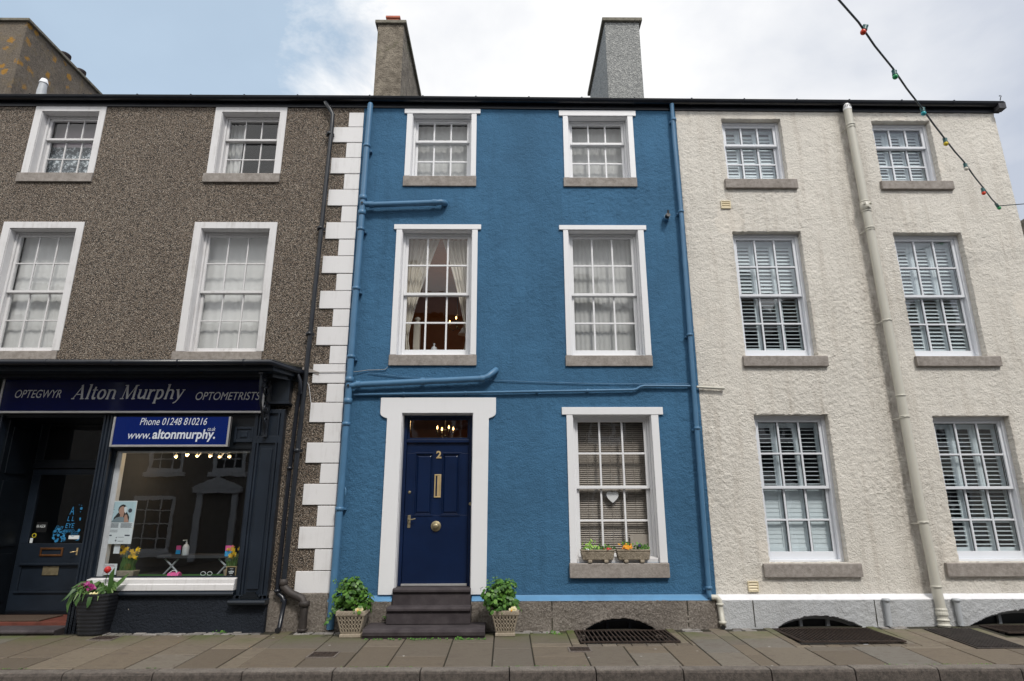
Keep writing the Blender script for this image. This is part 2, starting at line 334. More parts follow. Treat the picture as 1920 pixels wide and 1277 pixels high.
def glassmat(name, wav=.0, tint=(1, 1, 1), k=1.7):
    m, t, b = newmat(name); t.nodes.remove(b)
    tr = t.nodes.new('ShaderNodeBsdfTransparent'); tr.inputs[0].default_value = (*tint, 1)
    gl = t.nodes.new('ShaderNodeBsdfGlossy'); gl.inputs['Roughness'].default_value = 0.0
    lw = t.nodes.new('ShaderNodeLayerWeight'); lw.inputs[0].default_value = .5
    fres = mth(t, 'ADD', .042, mth(t, 'MULTIPLY', .9, mth(t, 'POWER', lw.outputs['Facing'], 5)))
    if wav:
        v = coord(t); bn = t.nodes.new('ShaderNodeBump'); bn.inputs['Strength'].default_value = wav; bn.inputs['Distance'].default_value = .02
        t.links.new(noise(t, v, 3.5, 2, .4), bn.inputs['Height']); t.links.new(bn.outputs[0], gl.inputs['Normal'])
    mx = t.nodes.new('ShaderNodeMixShader'); t.links.new(mth(t, 'MULTIPLY', fres, k, True), mx.inputs[0])
    t.links.new(tr.outputs[0], mx.inputs[1]); t.links.new(gl.outputs[0], mx.inputs[2]); t.links.new(mx.outputs[0], t.nodes['Material Output'].inputs[0]); return m
M['glass'] = glassmat('window_glass', .10, (.97, .98, .98), 1.9)
M['glass_flat'] = glassmat('modern_glass', .08, (.96, .99, 1), 3.2)
M['glass_shop'] = glassmat('shop_glass', .02, (.9, .93, .95), 2.7)
def emis(name, col, k):
    m, t, b = newmat(name); b.inputs['Base Color'].default_value = (*col, 1); b.inputs['Emission Color'].default_value = (*col, 1); b.inputs['Emission Strength'].default_value = k; return m
M['lamp'] = emis('lit_bulb', (1, .58, .20), 5)
M['bulb_red'] = simple('red_bulb', (.75, .06, .02), .25); M['bulb_green'] = simple('green_bulb', (.03, .35, .12), .25)
M['bulb_blue'] = simple('turquoise_bulb', (.03, .40, .45), .25); M['bulb_yellow'] = simple('yellow_bulb', (.75, .55, .02), .25)
M['bulb_white'] = simple('cream_bulb', (.75, .70, .60), .25); M['socket'] = simple('green_socket', (.01, .09, .09), .4)

# ------------------------------------------------------------------ mesh builder
class MB:
    def __init__(s): s.v = []; s.f = []; s.sm = []
    def add(s, vs, fs, smooth=False):
        o = len(s.v); s.v += [tuple(v) for v in vs]; s.f += [tuple(i+o for i in f) for f in fs]; s.sm += [smooth]*len(fs); return s
    def box(s, x0, x1, y0, y1, z0, z1):
        if x0 > x1: x0, x1 = x1, x0
        if y0 > y1: y0, y1 = y1, y0
        if z0 > z1: z0, z1 = z1, z0
        return s.add([(x0,y0,z0),(x1,y0,z0),(x1,y1,z0),(x0,y1,z0),(x0,y0,z1),(x1,y0,z1),(x1,y1,z1),(x0,y1,z1)],
                     [(0,1,5,4),(1,2,6,5),(2,3,7,6),(3,0,4,7),(4,5,6,7),(3,2,1,0)])
    def hexa(s, b, t):   # bottom 4 and top 4 points, counter-clockwise from above
        return s.add(list(b)+list(t), [(0,1,5,4),(1,2,6,5),(2,3,7,6),(3,0,4,7),(4,5,6,7),(3,2,1,0)])
    def prism(s, pts, y0, y1):   # polygon in XZ (counter-clockwise seen from -Y), extruded from y0 (front) to y1
        n = len(pts); vs = [(x, y0, z) for x, z in pts]+[(x, y1, z) for x, z in pts]
        fs = [tuple(range(n)), tuple(range(2*n-1, n-1, -1))]+[(i, i+n, (i+1) % n+n, (i+1) % n) for i in range(n)]
        return s.add(vs, fs)
    def prismx(s, pts, x0, x1, dz=0):  # profile in YZ swept along X, optional rise dz at x1
        n = len(pts); vs = [(x0, y, z) for y, z in pts]+[(x1, y, z+dz) for y, z in pts]
        fs = [tuple(range(n)), tuple(range(2*n-1, n-1, -1))]+[(i, i+n, (i+1) % n+n, (i+1) % n) for i in range(n)]
        return s.add(vs, fs)
    def prismz(s, pts, z0, z1):
        n = len(pts); vs = [(x, y, z0) for x, y in pts]+[(x, y, z1) for x, y in pts]
        fs = [tuple(range(n-1, -1, -1)), tuple(range(n, 2*n))]+[(i, (i+1) % n, (i+1) % n+n, i+n) for i in range(n)]
        return s.add(vs, fs)
    def tube(s, pts, r, n=14, cap=True, smooth=True):
        pts = [Vector(p) for p in pts]; rs = r if isinstance(r, (list, tuple)) else [r]*len(pts)
        vs = []; prev = None
        for i, p in enumerate(pts):
            a = pts[max(i-1, 0)]; b = pts[min(i+1, len(pts)-1)]; d = (b-a).normalized()
            if prev is None:
                u = d.cross(Vector((0, 1, 0)));
                if u.length < .1: u = d.cross(Vector((1, 0, 0)))
            else: u = prev - d*prev.dot(d)
            u.normalize(); w = d.cross(u); prev = u
            for k in range(n):
                t = 2*math.pi*k/n; vs.append(p+(u*math.cos(t)+w*math.sin(t))*rs[i])
        fs = []
        for i in range(len(pts)-1):
            for k in range(n):
                fs.append((i*n+k, (i+1)*n+k, (i+1)*n+(k+1) % n, i*n+(k+1) % n))
        s.add(vs, fs, smooth)
        if cap: s.add(vs[:n], [tuple(range(n-1, -1, -1))][:1]); s.add(vs[-n:], [tuple(range(n))])
        return s
    def lathe(s, c, prof, n=20, axis='z', smooth=True):   # prof: (radius, height)
        vs = []
        for r, h in prof:
            for k in range(n):
                t = 2*math.pi*k/n; a, b = r*math.cos(t), r*math.sin(t)
                vs.append((c[0]+a, c[1]+b, c[2]+h) if axis == 'z' else ((c[0]+a, c[1]-h, c[2]+b) if axis == 'y' else (c[0]+h, c[1]+a, c[2]+b)))
        fs = [(i*n+k, i*n+(k+1) % n, (i+1)*n+(k+1) % n, (i+1)*n+k) for i in range(len(prof)-1) for k in range(n)]
        s.add(vs, fs, smooth); s.add(vs[:n], [tuple(range(n-1, -1, -1))]); s.add(vs[-n:], [tuple(range(n))]); return s
    def ball(s, c, r, n=12, sz=1):
        prof = [(max(r*math.sin(math.pi*i/8), r*.02), -r*sz*math.cos(math.pi*i/8)) for i in range(9)]
        return s.lathe(c, prof, n)
    def leaf(s, c, nrm, size, asp=1.0, n=6, roll=None):
        nrm = Vector(nrm).normalized(); u = nrm.orthogonal().normalized(); w = nrm.cross(u)
        t = random.uniform(0, 6.28) if roll is None else roll; u, w = u*math.cos(t)+w*math.sin(t), w*math.cos(t)-u*math.sin(t)
        c = Vector(c); vs = [c+nrm*size*.12]+[c+u*math.cos(2*math.pi*k/n)*size*random.uniform(.85, 1.1)+w*math.sin(2*math.pi*k/n)*size*asp*random.uniform(.85, 1.1) for k in range(n)]
        return s.add(vs, [(0, 1+k, 1+(k+1) % n) for k in range(n)], True)
    def blade(s, pts, w, nrm=(0, -1, 0)):
        pts = [Vector(p) for p in pts]; nrm = Vector(nrm); vs = []; n = len(pts)
        for i, p in enumerate(pts):
            d = (pts[min(i+1, n-1)]-pts[max(i-1, 0)]).normalized(); sd_ = d.cross(nrm).normalized(); t = i/(n-1)
            ww = w*(math.sin(math.pi*min(1, .12+t*.88))**.7 if t < .999 else .02)
            vs += [p-sd_*ww, p+nrm*ww*-.25, p+sd_*ww]
        return s.add(vs, [(3*i+a, 3*i+a+1, 3*i+a+4, 3*i+a+3) for i in range(n-1) for a in (0, 1)], True)
    def mark(s):
        s.marks = getattr(s, 'marks', []); s.marks.append((len(s.v), len(s.f))); return s
    def build_parts(s, name, mat, parent=None, bevel=0):   # every piece begun with mark() becomes a part of its own
        mk = s.marks+[(len(s.v), len(s.f))]
        for (v0, f0), (v1, f1) in zip(mk[:-1], mk[1:]):
            if f1 > f0: q = MB(); q.v = s.v[v0:v1]; q.f = [tuple(i-v0 for i in f) for f in s.f[f0:f1]]; q.sm = s.sm[f0:f1]; q.build(name, mat, parent, bevel)
    def build(s, name, mat, parent=None, bevel=0, seg=2):
        root = parent; off = Vector((0, 0, 0))
        while root is not None:
            off += root.location; root = root.parent
        me = bpy.data.meshes.new(name); me.from_pydata([tuple(Vector(v)-off) for v in s.v], [], s.f)
        bm = bmesh.new(); bm.from_mesh(me); bmesh.ops.recalc_face_normals(bm, faces=bm.faces); bm.to_mesh(me); bm.free()
        for p, f in zip(me.polygons, s.sm): p.use_smooth = f
        me.materials.append(M[mat] if isinstance(mat, str) else mat); me.update()
        o = bpy.data.objects.new(name, me); COL.objects.link(o)
        if parent is not None: o.parent = parent
        if bevel:
            b = o.modifiers.new('bevel', 'BEVEL'); b.width = bevel; b.segments = seg; b.limit_method = 'ANGLE'; b.angle_limit = R_(40)
        return o
def tag(o, label=None, cat=None, group=None, kind=None):
    if label: o['label'] = label
    if cat: o['category'] = cat
    if group: o['group'] = group
    if kind: o['kind'] = kind
    return o
def thing(name, loc, label, cat, group=None):
    o = bpy.data.objects.new(name, None); o.location = loc; o.empty_display_size = .2; COL.objects.link(o); return tag(o, label, cat, group)
def copy_tree(o, parent=None):
    c = o.copy(); COL.objects.link(c); c.parent = parent
    for ch in list(o.children): copy_tree(ch, c)
    return c
def text_mesh(txt, font_size, shear=0, bold=0, width=None, extrude=.003, spacing=1):
    cu = bpy.data.curves.new('lettering', 'FONT'); cu.body = txt; cu.size = font_size; cu.shear = shear; cu.offset = bold; cu.extrude = extrude; cu.space_character = spacing
    o = bpy.data.objects.new('lettering', cu); COL.objects.link(o)
    dg = bpy.context.evaluated_depsgraph_get(); me = bpy.data.meshes.new_from_object(o.evaluated_get(dg))
    bpy.data.objects.remove(o); xs = [v.co.x for v in me.vertices]; zs = [v.co.y for v in me.vertices]
    return me, min(xs), max(xs), min(zs), max(zs)
def letters(mb, txt, x0, x1, z0, z1, Y, shear=0, bold=0, ex=.003):
    # fit the text between x0..x1 and z0..z1 on the plane Y, facing -Y
    me, a, b, c, d = text_mesh(txt, 1, shear, bold, extrude=0)
    vs = [(x0+(v.co.x-a)/(b-a)*(x1-x0), Y, z0+(v.co.y-c)/(d-c)*(z1-z0)) for v in me.vertices]
    mb.add(vs, [tuple(p.vertices) for p in me.polygons]); bpy.data.meshes.remove(me)

# ------------------------------------------------------------------ ground
def zwall(x): return .055+.009*max(0, min(8, x-1))
YK = -1.82
def gz(x, y): 
    t = max(0, min(1, y/YK)); return zwall(x)*(1-t)
def grid_cells(x0, x1, z0, z1, holes):
    xs = sorted({x0, x1, *[h[0] for h in holes], *[h[1] for h in holes]}); zs = sorted({z0, z1, *[h[2] for h in holes], *[h[3] for h in holes]})
    xs = [x for x in xs if x0 <= x <= x1]; zs = [z for z in zs if z0 <= z <= z1]
    for j in range(len(zs)-1):
        run = None
        for i in range(len(xs)-1):
            cx, cz = (xs[i]+xs[i+1])/2, (zs[j]+zs[j+1])/2
            hole = any(h[0] < cx < h[1] and h[2] < cz < h[3] for h in holes)
            if hole:
                if run is not None: yield run, xs[i], zs[j], zs[j+1]; run = None
            elif run is None: run = xs[i]
        if run is not None: yield run, xs[-1], zs[j], zs[j+1]
GR = [(.90, 2.10, -.84, -.10), (3.50, 4.75, -.97, -.12), (6.25, 7.7, -.62, -.12)]
road = MB()
for a, b, c, d in grid_cells(-120, 120, -90, 60, GR):
    road.add([(a, c, -.125), (b, c, -.125), (b, d, -.125), (a, d, -.125)], [(0, 1, 2, 3)])
tag(road.build('road', 'asphalt'), kind='structure')
joints_px = [-160, -40, 50, 143, 238, 328, 407, 445, 553, 644, 724, 831, 922, 1003, 1110, 1199, 1285, 1358, 1432, 1469, 1577, 1680, 1785, 1887, 1990, 2090]
JX = [-6.1]+[G(x, 1251)[0] for x in joints_px[1:]]
CJ = {0: [1231], 1: [1231], 2: [1217], 3: [1213], 4: [1227], 5: [1218], 7: [1218], 8: [1225], 9: [1216], 10: [1232], 11: [1210.6], 12: [1220], 13: [1233, 1212], 14: [1212.5], 15: [1212.5, 1228.5], 16: [1212], 17: [1207, 1229], 19: [1206.5], 20: [1206, 1227], 21: [1206], 22: [1206, 1224], 23: [1214], 24: [1220]}
pav = MB(); bed = MB()
def flag(mb, x0, x1, y0, y1, g=.0075, th=.05, top=0):
    x0 += g; x1 -= g; y0 += g; y1 -= g; dz = random.uniform(-.002, .002)+top; e = .005
    bt = [(x0, y0), (x1, y0), (x1, y1), (x0, y1)]
    ti = [(x0+e, y0+e), (x1-e, y0+e), (x1-e, y1-e), (x0+e, y1-e)]
    z = lambda x, y, d=0: gz(x, y)+dz+d
    vs = [(x, y, z(x, y)-th) for x, y in bt]+[(x, y, z(x, y)-e) for x, y in bt]+[(x, y, z(x, y)) for x, y in ti]
    fs = [(8, 9, 10, 11)]+[(i, (i+1) % 4, (i+1) % 4+4, i+4) for i in range(4)]+[(i+4, (i+1) % 4+4, (i+1) % 4+8, i+8) for i in range(4)]
    mb.add(vs, fs)
YN = -.26
def clear_of_grates(x0, x1, y0, y1):
    # clip a flag so that it stops at the border of a grating
    out = [(x0, x1, y0, y1)]
    for gx0, gx1, gy0, _ in GR+[(5.40, 6.02, -1.22, -.26)]:
        nx = []
        B = .11 if gx0 != 5.40 else .0
        hx0, hx1, hy = gx0-B, gx1+B, gy0-B
        for (a, b, c, d) in out:
            if b <= hx0 or a >= hx1 or d <= hy: nx.append((a, b, c, d)); continue
            if c < hy: nx.append((a, b, c, hy))
            if a < hx0: nx.append((a, hx0, max(c, hy), d))
            if b > hx1: nx.append((hx1, b, max(c, hy), d))
        out = nx
    return [q for q in out if q[1]-q[0] > .05 and q[3]-q[2] > .05]
ends = [-30+i*.62 for i in range(int((30-6.1)/.62)+1)]
allx = [x for x in ends if x < -6.3]+JX; kofs = len(allx)-len(JX)
allx += [JX[-1]+.6*i for i in range(1, 34)]
for i in range(len(allx)-1):
    x0, x1 = allx[i], allx[i+1]; k = i-kofs
    if k in (6, 18):   # drainage channel in front of a downpipe
        for yy in range(4):
            ya = YK+.02+yy*.44; flag(pav, x0, x1, ya, ya+.44, .003, top=-.006)
        continue
    ys = sorted(G(960, y)[1] for y in CJ.get(k, [])) if 0 <= k < len(JX) else [YK+random.uniform(.5, 1.1)]
    ys = [YK+.015]+[y for y in ys if YK+.1 < y < YN-.05]+[YN]
    for a, b in zip(ys[:-1], ys[1:]):
        for q in clear_of_grates(x0, x1, a, b): flag(pav, *q)
for gx0, gx1, gy0, gy1 in GR[:2]:    # brick border of the cellar gratings
    n = int((gx1-gx0+.2)/.17); w = (gx1-gx0+.22)/n
    for i in range(n): flag(pav, gx0-.11+i*w, gx0-.11+(i+1)*w, gy0-.11, gy0-.005, .004)
    for xa, xb in ((gx0-.11, gx0-.004), (gx1+.004, gx1+.11)):
        for j in range(3):
            h = (gy1-gy0+.02)/3; flag(pav, xa, xb, gy0+j*h, gy0+(j+1)*h, .004)
tag(pav.build('pavement', 'slab'), kind='structure')
setts = MB()
x = -3.55
def instep(x): return -1.85 < x < -.2 or any(g[0]-.12 < x < g[1]+.12 for g in GR) or 5.35 < x < 6.05 or JX[6]-.05 < x < JX[7] or JX[18]-.05 < x < JX[19]
x = -5.3
while x < 9:
    w = random.uniform(.09, .17)
    if not instep(x) and not instep(x+w):
        for r in range(2): 
            dx = random.uniform(-.02, .02); flag(setts, x+dx, x+w+dx, YN+.005+r*.085, YN+.09+r*.085, .006, .05, random.uniform(-.012, .002))
    x += w
tag(setts.build('setts_strip', 'sett', bevel=.008), kind='structure')
for a, b, c, d in grid_cells(-60, 60, YK, 0.02, GR):
    n = max(1, int((b-a)/2))
    for i in range(n):
        u0, u1 = a+(b-a)*i/n, a+(b-a)*(i+1)/n
        bed.add([(u0, c, gz(u0, c)-.014), (u1, c, gz(u1, c)-.014), (u1, d, gz(u1, d)-.014), (u0, d, gz(u0, d)-.014)], [(0, 1, 2, 3)])
tag(bed.build('paving_bed', 'joint'), kind='structure')
kb = MB(); kx = [-30+i*1.2 for i in range(19)]+[G(p, 1257, 0)[0] for p in (-120, 129, 294, 458, 625, 788, 955, 1118, 1283, 1450, 1610, 1770, 1930)]
kx = sorted(kx); kx = [k for i, k in enumerate(kx) if i == 0 or k-kx[i-1] > .3]+[kx[-1]+1.1*i for i in range(1, 20)]
for a, b in zip(kx[:-1], kx[1:]):
    y0, y1 = YK-.155, YK+.004; dz = random.uniform(-.004, .004)
    pr = [(y1, -.16), (y1, dz), (y0+.035, dz-.001), (y0+.012, dz-.010), (y0, dz-.03), (y0-.012, -.16)]
    kb.prismx(pr, a+.005, b-.005)
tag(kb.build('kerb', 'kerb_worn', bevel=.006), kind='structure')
pits = MB()
for a, b, c, d in GR:
    for (u0, u1, v0, v1) in ((a-.05, a, c-.05, d), (b, b+.05, c-.05, d), (a, b, c-.05, c)): pits.box(u0, u1, v0, v1, -.9, gz(a, c)-.02)
    pits.box(a, b, c, .3, -.95, -.45)
tag(pits.build('cellar_pits', 'plinth'), kind='structure')

# ------------------------------------------------------------------ facade data (metres, wall plane Y = 0)
XL, XR = -2.368, 2.845      # party lines
EAVE = 8.09
TH = .26
def wall(name, mat, x0, x1, z0, z1, holes, parent):
    mb = MB()
    for a, b, c, d in grid_cells(x0, x1, z0, z1, holes): mb.box(a, b, 0, TH, c, d)
    return mb.build(name, mat, parent)
import numpy as np
def vnoise(x, z, sc, seed):      # smooth value noise on a lattice, numpy
    x = x*sc; z = z*sc; xi = np.floor(x).astype(np.int64); zi = np.floor(z).astype(np.int64); fx = x-xi; fz = z-zi
    fx = fx*fx*(3-2*fx); fz = fz*fz*(3-2*fz)
    def hsh(a, b): 
        n = (a*374761393+b*668265263+seed*974711) & 0xffffffff; n = ((n ^ (n >> 13))*1274126177) & 0xffffffff; return ((n ^ (n >> 16)) & 0xffff)/65535.
    return (hsh(xi, zi)*(1-fx)+hsh(xi+1, zi)*fx)*(1-fz)+(hsh(xi, zi+1)*(1-fx)+hsh(xi+1, zi+1)*fx)*fz-.5
def relief_wall(name, mat, x0, x1, z0, z1, holes, parent, step, amp, sc, jit=.0, back=None, yf=0., pred=None, low=.4):
    """rendered wall as one sheet with real lumps, its openings cut out and returned to the inside"""
    def lines(a, b, cuts):
        ks = sorted({a, b, *[c for c in cuts if a < c < b]}); out = []
        for p, q in zip(ks[:-1], ks[1:]): n = max(1, int(round((q-p)/step))); out += [p+(q-p)*i/n for i in range(n)]
        return np.array(out+[b])
    xs = lines(x0, x1, [h for q in holes for h in q[:2]]); zs = lines(z0, z1, [h for q in holes for h in q[2:4]])
    X, Z = np.meshgrid(xs, zs); nx, nz = len(xs), len(zs)
    rel = vnoise(X, Z, sc, 1)*.62+vnoise(X+7, Z+3, sc*.55, 2)*.5+vnoise(X, Z, sc*1.9, 3)*.30
    zone = np.clip(.75+vnoise(X, Z, 1.1, 5)*1.1, .25, 1.3)
    Y = rel*amp*2*zone+vnoise(X, Z, 2.2, 4)*amp*low+vnoise(X, Z, .7, 9)*amp*low+yf
    JX_ = vnoise(X, Z, sc*.8, 6)*jit; JZ_ = vnoise(X, Z, sc*.8, 8)*jit
    edge = (X <= x0+1e-6) | (X >= x1-1e-6); JX_[edge] *= .3
    cx = (xs[:-1]+xs[1:])/2; cz = (zs[:-1]+zs[1:])/2; CX_, CZ_ = np.meshgrid(cx, cz); solid = np.ones(CX_.shape, bool)
    for h in holes: solid &= ~((CX_ > h[0]) & (CX_ < h[1]) & (CZ_ > h[2]) & (CZ_ < h[3]))
    if pred: solid &= ~pred(CX_, CZ_)
    J, I = np.nonzero(solid); a = J*nx+I; faces = np.stack([a, a+1, a+1+nx, a+nx], 1).tolist()
    V = np.stack([(X+JX_).ravel(), Y.ravel(), (Z+JZ_).ravel()], 1).tolist(); nv = nx*nz; B = {}
    def bk(i):
        if i not in B: B[i] = len(V); V.append([float(X.flat[i]), TH, float(Z.flat[i])])
        return B[i]
    sp = np.zeros((solid.shape[0]+2, solid.shape[1]+2), bool); sp[1:-1, 1:-1] = solid
    for j, i in zip(J, I):
        q = j*nx+i
        for (dj, di, p, o) in ((-1, 0, q, q+1), (1, 0, q+nx+1, q+nx), (0, -1, q+nx, q), (0, 1, q+1, q+nx+1)):
            if not sp[j+1+dj, i+1+di]: faces.append([o, p, bk(p), bk(o)])
    used = np.zeros(len(V), bool)
    for f in faces:
        for i in f: used[i] = True
    remap = np.cumsum(used)-1; V = [v for v, u in zip(V, used) if u]; faces = [[int(remap[i]) for i in f] for f in faces]
    mb = MB(); mb.v = [tuple(v) for v in V]; mb.f = [tuple(f) for f in faces]; mb.sm = [True]*len(faces)
    nf = len(J); mb.sm = [True]*nf+[False]*(len(faces)-nf)
    if back:
        for a_, b_, c_, d_ in grid_cells(x0, x1, z0, z1, holes): mb.add([(a_, TH, c_), (b_, TH, c_), (b_, TH, d_), (a_, TH, d_)], [(3, 2, 1, 0)])
    return mb.build(name, mat, parent)
def ring(mb, x0, x1, z0, z1, w, y0, y1, wb=None, wt=None):
    wb = w if wb is None else wb; wt = w if wt is None else wt
    mb.box(x0, x0+w, y0, y1, z0, z1); mb.box(x1-w, x1, y0, y1, z0, z1)
    mb.box(x0+w, x1-w, y0+.0005, y1, z1-wt, z1); mb.box(x0+w, x1-w, y0+.0005, y1, z0, z0+wb)
def sash_window(parent, x0, x1, z0, z1, depth, mat='white', rows=(2, 2), fw_=.035, stile=.045, bar=.024, meet=.04, brail=.075, glass='glass', gap_line=False, split=.5):
    """box frame with an upper sash in front of a lower sash, three panes wide; rows = pane rows of upper, lower"""
    f = MB(); ring(f, x0, x1, z0, z1, fw_, depth, depth+.13, wb=.03, wt=fw_)
    f.box(x0, x0+fw_+.004, depth-.004, depth+.02, z0, z1); 
    win = f.build('window', mat, parent, bevel=.003)
    ix0, ix1, iz0, iz1 = x0+fw_, x1-fw_, z0+.03, z1-fw_
    zm = iz0+(iz1-iz0)*split
    for up_, (a, b, y, r) in enumerate(((iz0, zm+meet/2, depth+.070, rows[1]), (zm-meet/2, iz1, depth+.022, rows[0]))):
        s_ = MB(); ring(s_, ix0+.002, ix1-.002, a, b, stile, y, y+.042, wb=(meet if up_ else brail), wt=(stile if up_ else meet))
        gx0, gx1, ga, gb = ix0+stile, ix1-stile, a+(meet if up_ else brail), b-(stile if up_ else meet)
        ws = (gx1-gx0-2*bar)/3; hs = (gb-ga-(r-1)*bar)/r
        for k in (1, 2): xx = gx0+k*ws+(k-1)*bar; s_.box(xx, xx+bar, y+.006, y+.034, ga, gb)
        for k in range(1, r):
            zz = ga+k*hs+(k-1)*bar
            for q in range(3): xx = gx0+q*(ws+bar); s_.box(xx, xx+ws, y+.007, y+.033, zz, zz+bar)
        s_.build('sash', mat, win, bevel=.003)
        g = MB(); g.add([(gx0, y+.02, ga), (gx1, y+.02, ga), (gx1, y+.02, gb), (gx0, y+.02, gb)], [(0, 1, 2, 3)]); g.build('glass', glass, win)
        if gap_line:
            d = MB(); e = .011
            for q in range(3):
                xx = gx0+q*(ws+bar)
                for k in range(r):
                    zz = ga+k*(hs+bar)
                    d.box(xx-.002, xx+e, y+.024, y+.030, zz, zz+hs); d.box(xx+ws-e, xx+ws+.002, y+.024, y+.030, zz, zz+hs); d.box(xx+e, xx+ws-e, y+.024, y+.030, zz+hs-e, zz+hs+.002)
            d.build('gap_reflection', 'gap_line', win)  # dark strips draw the bars' reflected gap along each pane
    return win
def sill(win, x0, x1, z0, z1, mat='sill', proud=.045):
    mb = MB(); n = 9; rn = random.uniform
    # rough top edge: a slightly wandering stone
    mb.prismx([(-proud, z0), (-proud, z1-.006), (-proud+.012, z1), (.20, z1+.004), (.20, z0)], x0, x1)
    return mb.build('sill', mat, win, bevel=.006)
def inner_face(mb, x0, x1, z0, z1, d):
    t = .008
    mb.box(x0-.002, x0+t, .001, d, z0, z1); mb.box(x1-t, x1, .001, d, z0, z1); mb.box(x0+t, x1-t, .0015, d, z1-t, z1)
def box_room(parent, x0, x1, z0, z1, y1, mat, back=None):
    mb = MB(); mb.box(x0, x1, y1, y1+.1, z0, z1)
    if back: mb.build('room_back_wall', back, parent); mb = MB()
    mb.box(x0-.1, x0, TH, y1, z0, z1); mb.box(x1, x1+.1, TH, y1, z0, z1); mb.box(x0, x1, TH+.002, y1, z0-.1, z0); mb.box(x0, x1, TH+.002, y1, z1, z1+.1)
    return mb.build('room', mat, parent)
def gutter_run(parent, xa, xb, za, zb, mat='gutter'):
    g = MB(); r = .062; yc = -.085; pr = []
    for k in range(0, 13):
        t = math.pi*k/12; pr.append((yc-r*math.cos(t), -r*.95*math.sin(t)))
    prof = [(y, z) for y, z in pr]+[(y*1+(.004 if y < yc else -.004), z+.004) for y, z in reversed(pr)]
    vs = [(xa, y, z+za) for y, z in prof]+[(xb, y, z+zb) for y, z in prof]; n = len(prof)
    g.add(vs, [tuple((i, i+n, (i+1) % n+n, (i+1) % n)) for i in range(n)], True)
    # lip and union brackets
    g.tube([(xa, yc-r, za), (xb, yc-r, zb)], .007, 6)
    x = xa+.25
    while x < xb-.1:
        z = za+(zb-za)*(x-xa)/(xb-xa)
        vv = []
        for k in range(13):
            t = math.pi*k/12; vv.append((yc-(r+.006)*math.cos(t), z-(r+.006)*.95*math.sin(t)))
        g.prismx(vv+[(vv[-1][0], z+.014), (vv[0][0]-.004, z+.014)], x-.012, x+.012); x += .88
    go = g.build('gutter', mat, parent)
    fb = MB(); fb.hexa([(xa, -.024, za-.13), (xb, -.024, zb-.13), (xb, .0, zb-.13), (xa, .0, za-.13)], [(xa, -.024, za+.02), (xb, -.024, zb+.02), (xb, .0, zb+.02), (xa, .0, za+.02)])
    fb.build('fascia_board', mat, parent)
    return go
def roof(parent, xa, xb, z, ridge_y=4.2, pitch=31):
    zr = z+ridge_y*math.tan(R_(pitch)); mb = MB()
    mb.prismx([(-.06, z+.03), (-.06, z+.045), (ridge_y, zr+.08), (2*ridge_y, z+.045), (2*ridge_y, z+.02), (ridge_y, zr)], xa, xb)
    o = mb.build('roof', 'roof', parent)
    back = MB(); back.box(xa, xb, 2*ridge_y-.3, 2*ridge_y-.05, -.1, z+.02); back.build('rear_wall', 'room', parent)
    return o, zr
def gzline(xa, ya, xb, yb, Y=-.147): return P(xa, ya, Y), P(xb, yb, Y)
def ztop(px, py): return P(px, py, -.147)[1]
ZG = [(-12.5, ztop(0, 178.5)+.02), (XL-.14, ztop(685, 179.5)), (XR, ztop(1262, 185)), (8.30, ztop(1868, 190))]

# ================================================================== grey pebbledashed house with the shop
peb = thing('pebbledash_house', (-7, 0, 0), 'brown pebbledashed three storey house with white quoins above the shop', 'house')
PW = [  # opening x0,x1,z0,z1, outer surround x0,x1,top
    (-7.700, -6.755, 6.835, 7.985, -7.815, -6.650, 8.085), (-4.725, -3.760, 6.835, 7.985, -4.838, -3.650, 8.085),
    (-7.775, -6.740, 3.875, 5.860, -7.890, -6.630, 5.970), (-4.790, -3.715, 3.865, 5.862, -4.905, -3.607, 5.972)]
SH = (-8.9, -3.34, -.3, 3.46)
wall('wall', 'pebble', -12.5, XL, .50, EAVE, [p[:4] for p in PW]+[SH, (-10.8, -9.8, 3.87, 5.86), (-10.8, -9.8, 6.83, 7.98)], peb)
mb = MB(); mb.box(-12.5, SH[0], -.03, TH, -.2, .499); mb.build('base_course', 'plinth', peb); mb = MB(); mb.box(SH[1]+.02, XL, -.035, TH, -.2, .499)
mb.prismx([(-.035, .499), (-.001, .54), (.05, .54), (.05, .499)], SH[1]+.02, XL-.01)
mb.build('base_course', 'plinth', peb)
for i, p in enumerate(PW):
    x0, x1, z0, z1, ox0, ox1, oz1 = p
    w = sash_window(peb, x0+.008, x1-.008, z0, z1-.008, .125, 'white_old', rows=((1, 2) if i < 2 else (2, 2)), fw_=.03, stile=.04, bar=.018, meet=.038, brail=(.03 if i < 2 else .07), split=(.64 if i < 2 else .5))
    s_ = MB(); y0, y1 = -.014, .0
    s_.prism([(ox0, z0), (x0, z0), (x0, z1), (x1, z1), (x1, z0), (ox1, z0), (ox1, oz1), (ox0, oz1)], y0, y1+.012)
    inner_face(s_, x0, x1, z0, z1, .125); s_.build('surround', 'white_old', w, bevel=.004)
    if i < 2: sill(w, ox0-.04, ox1-.0, z0-.165, z0-.003, proud=.035)
    else: sill(w, ox0-.05, ox1-.02, z0-.135, z0-.003, proud=.02)
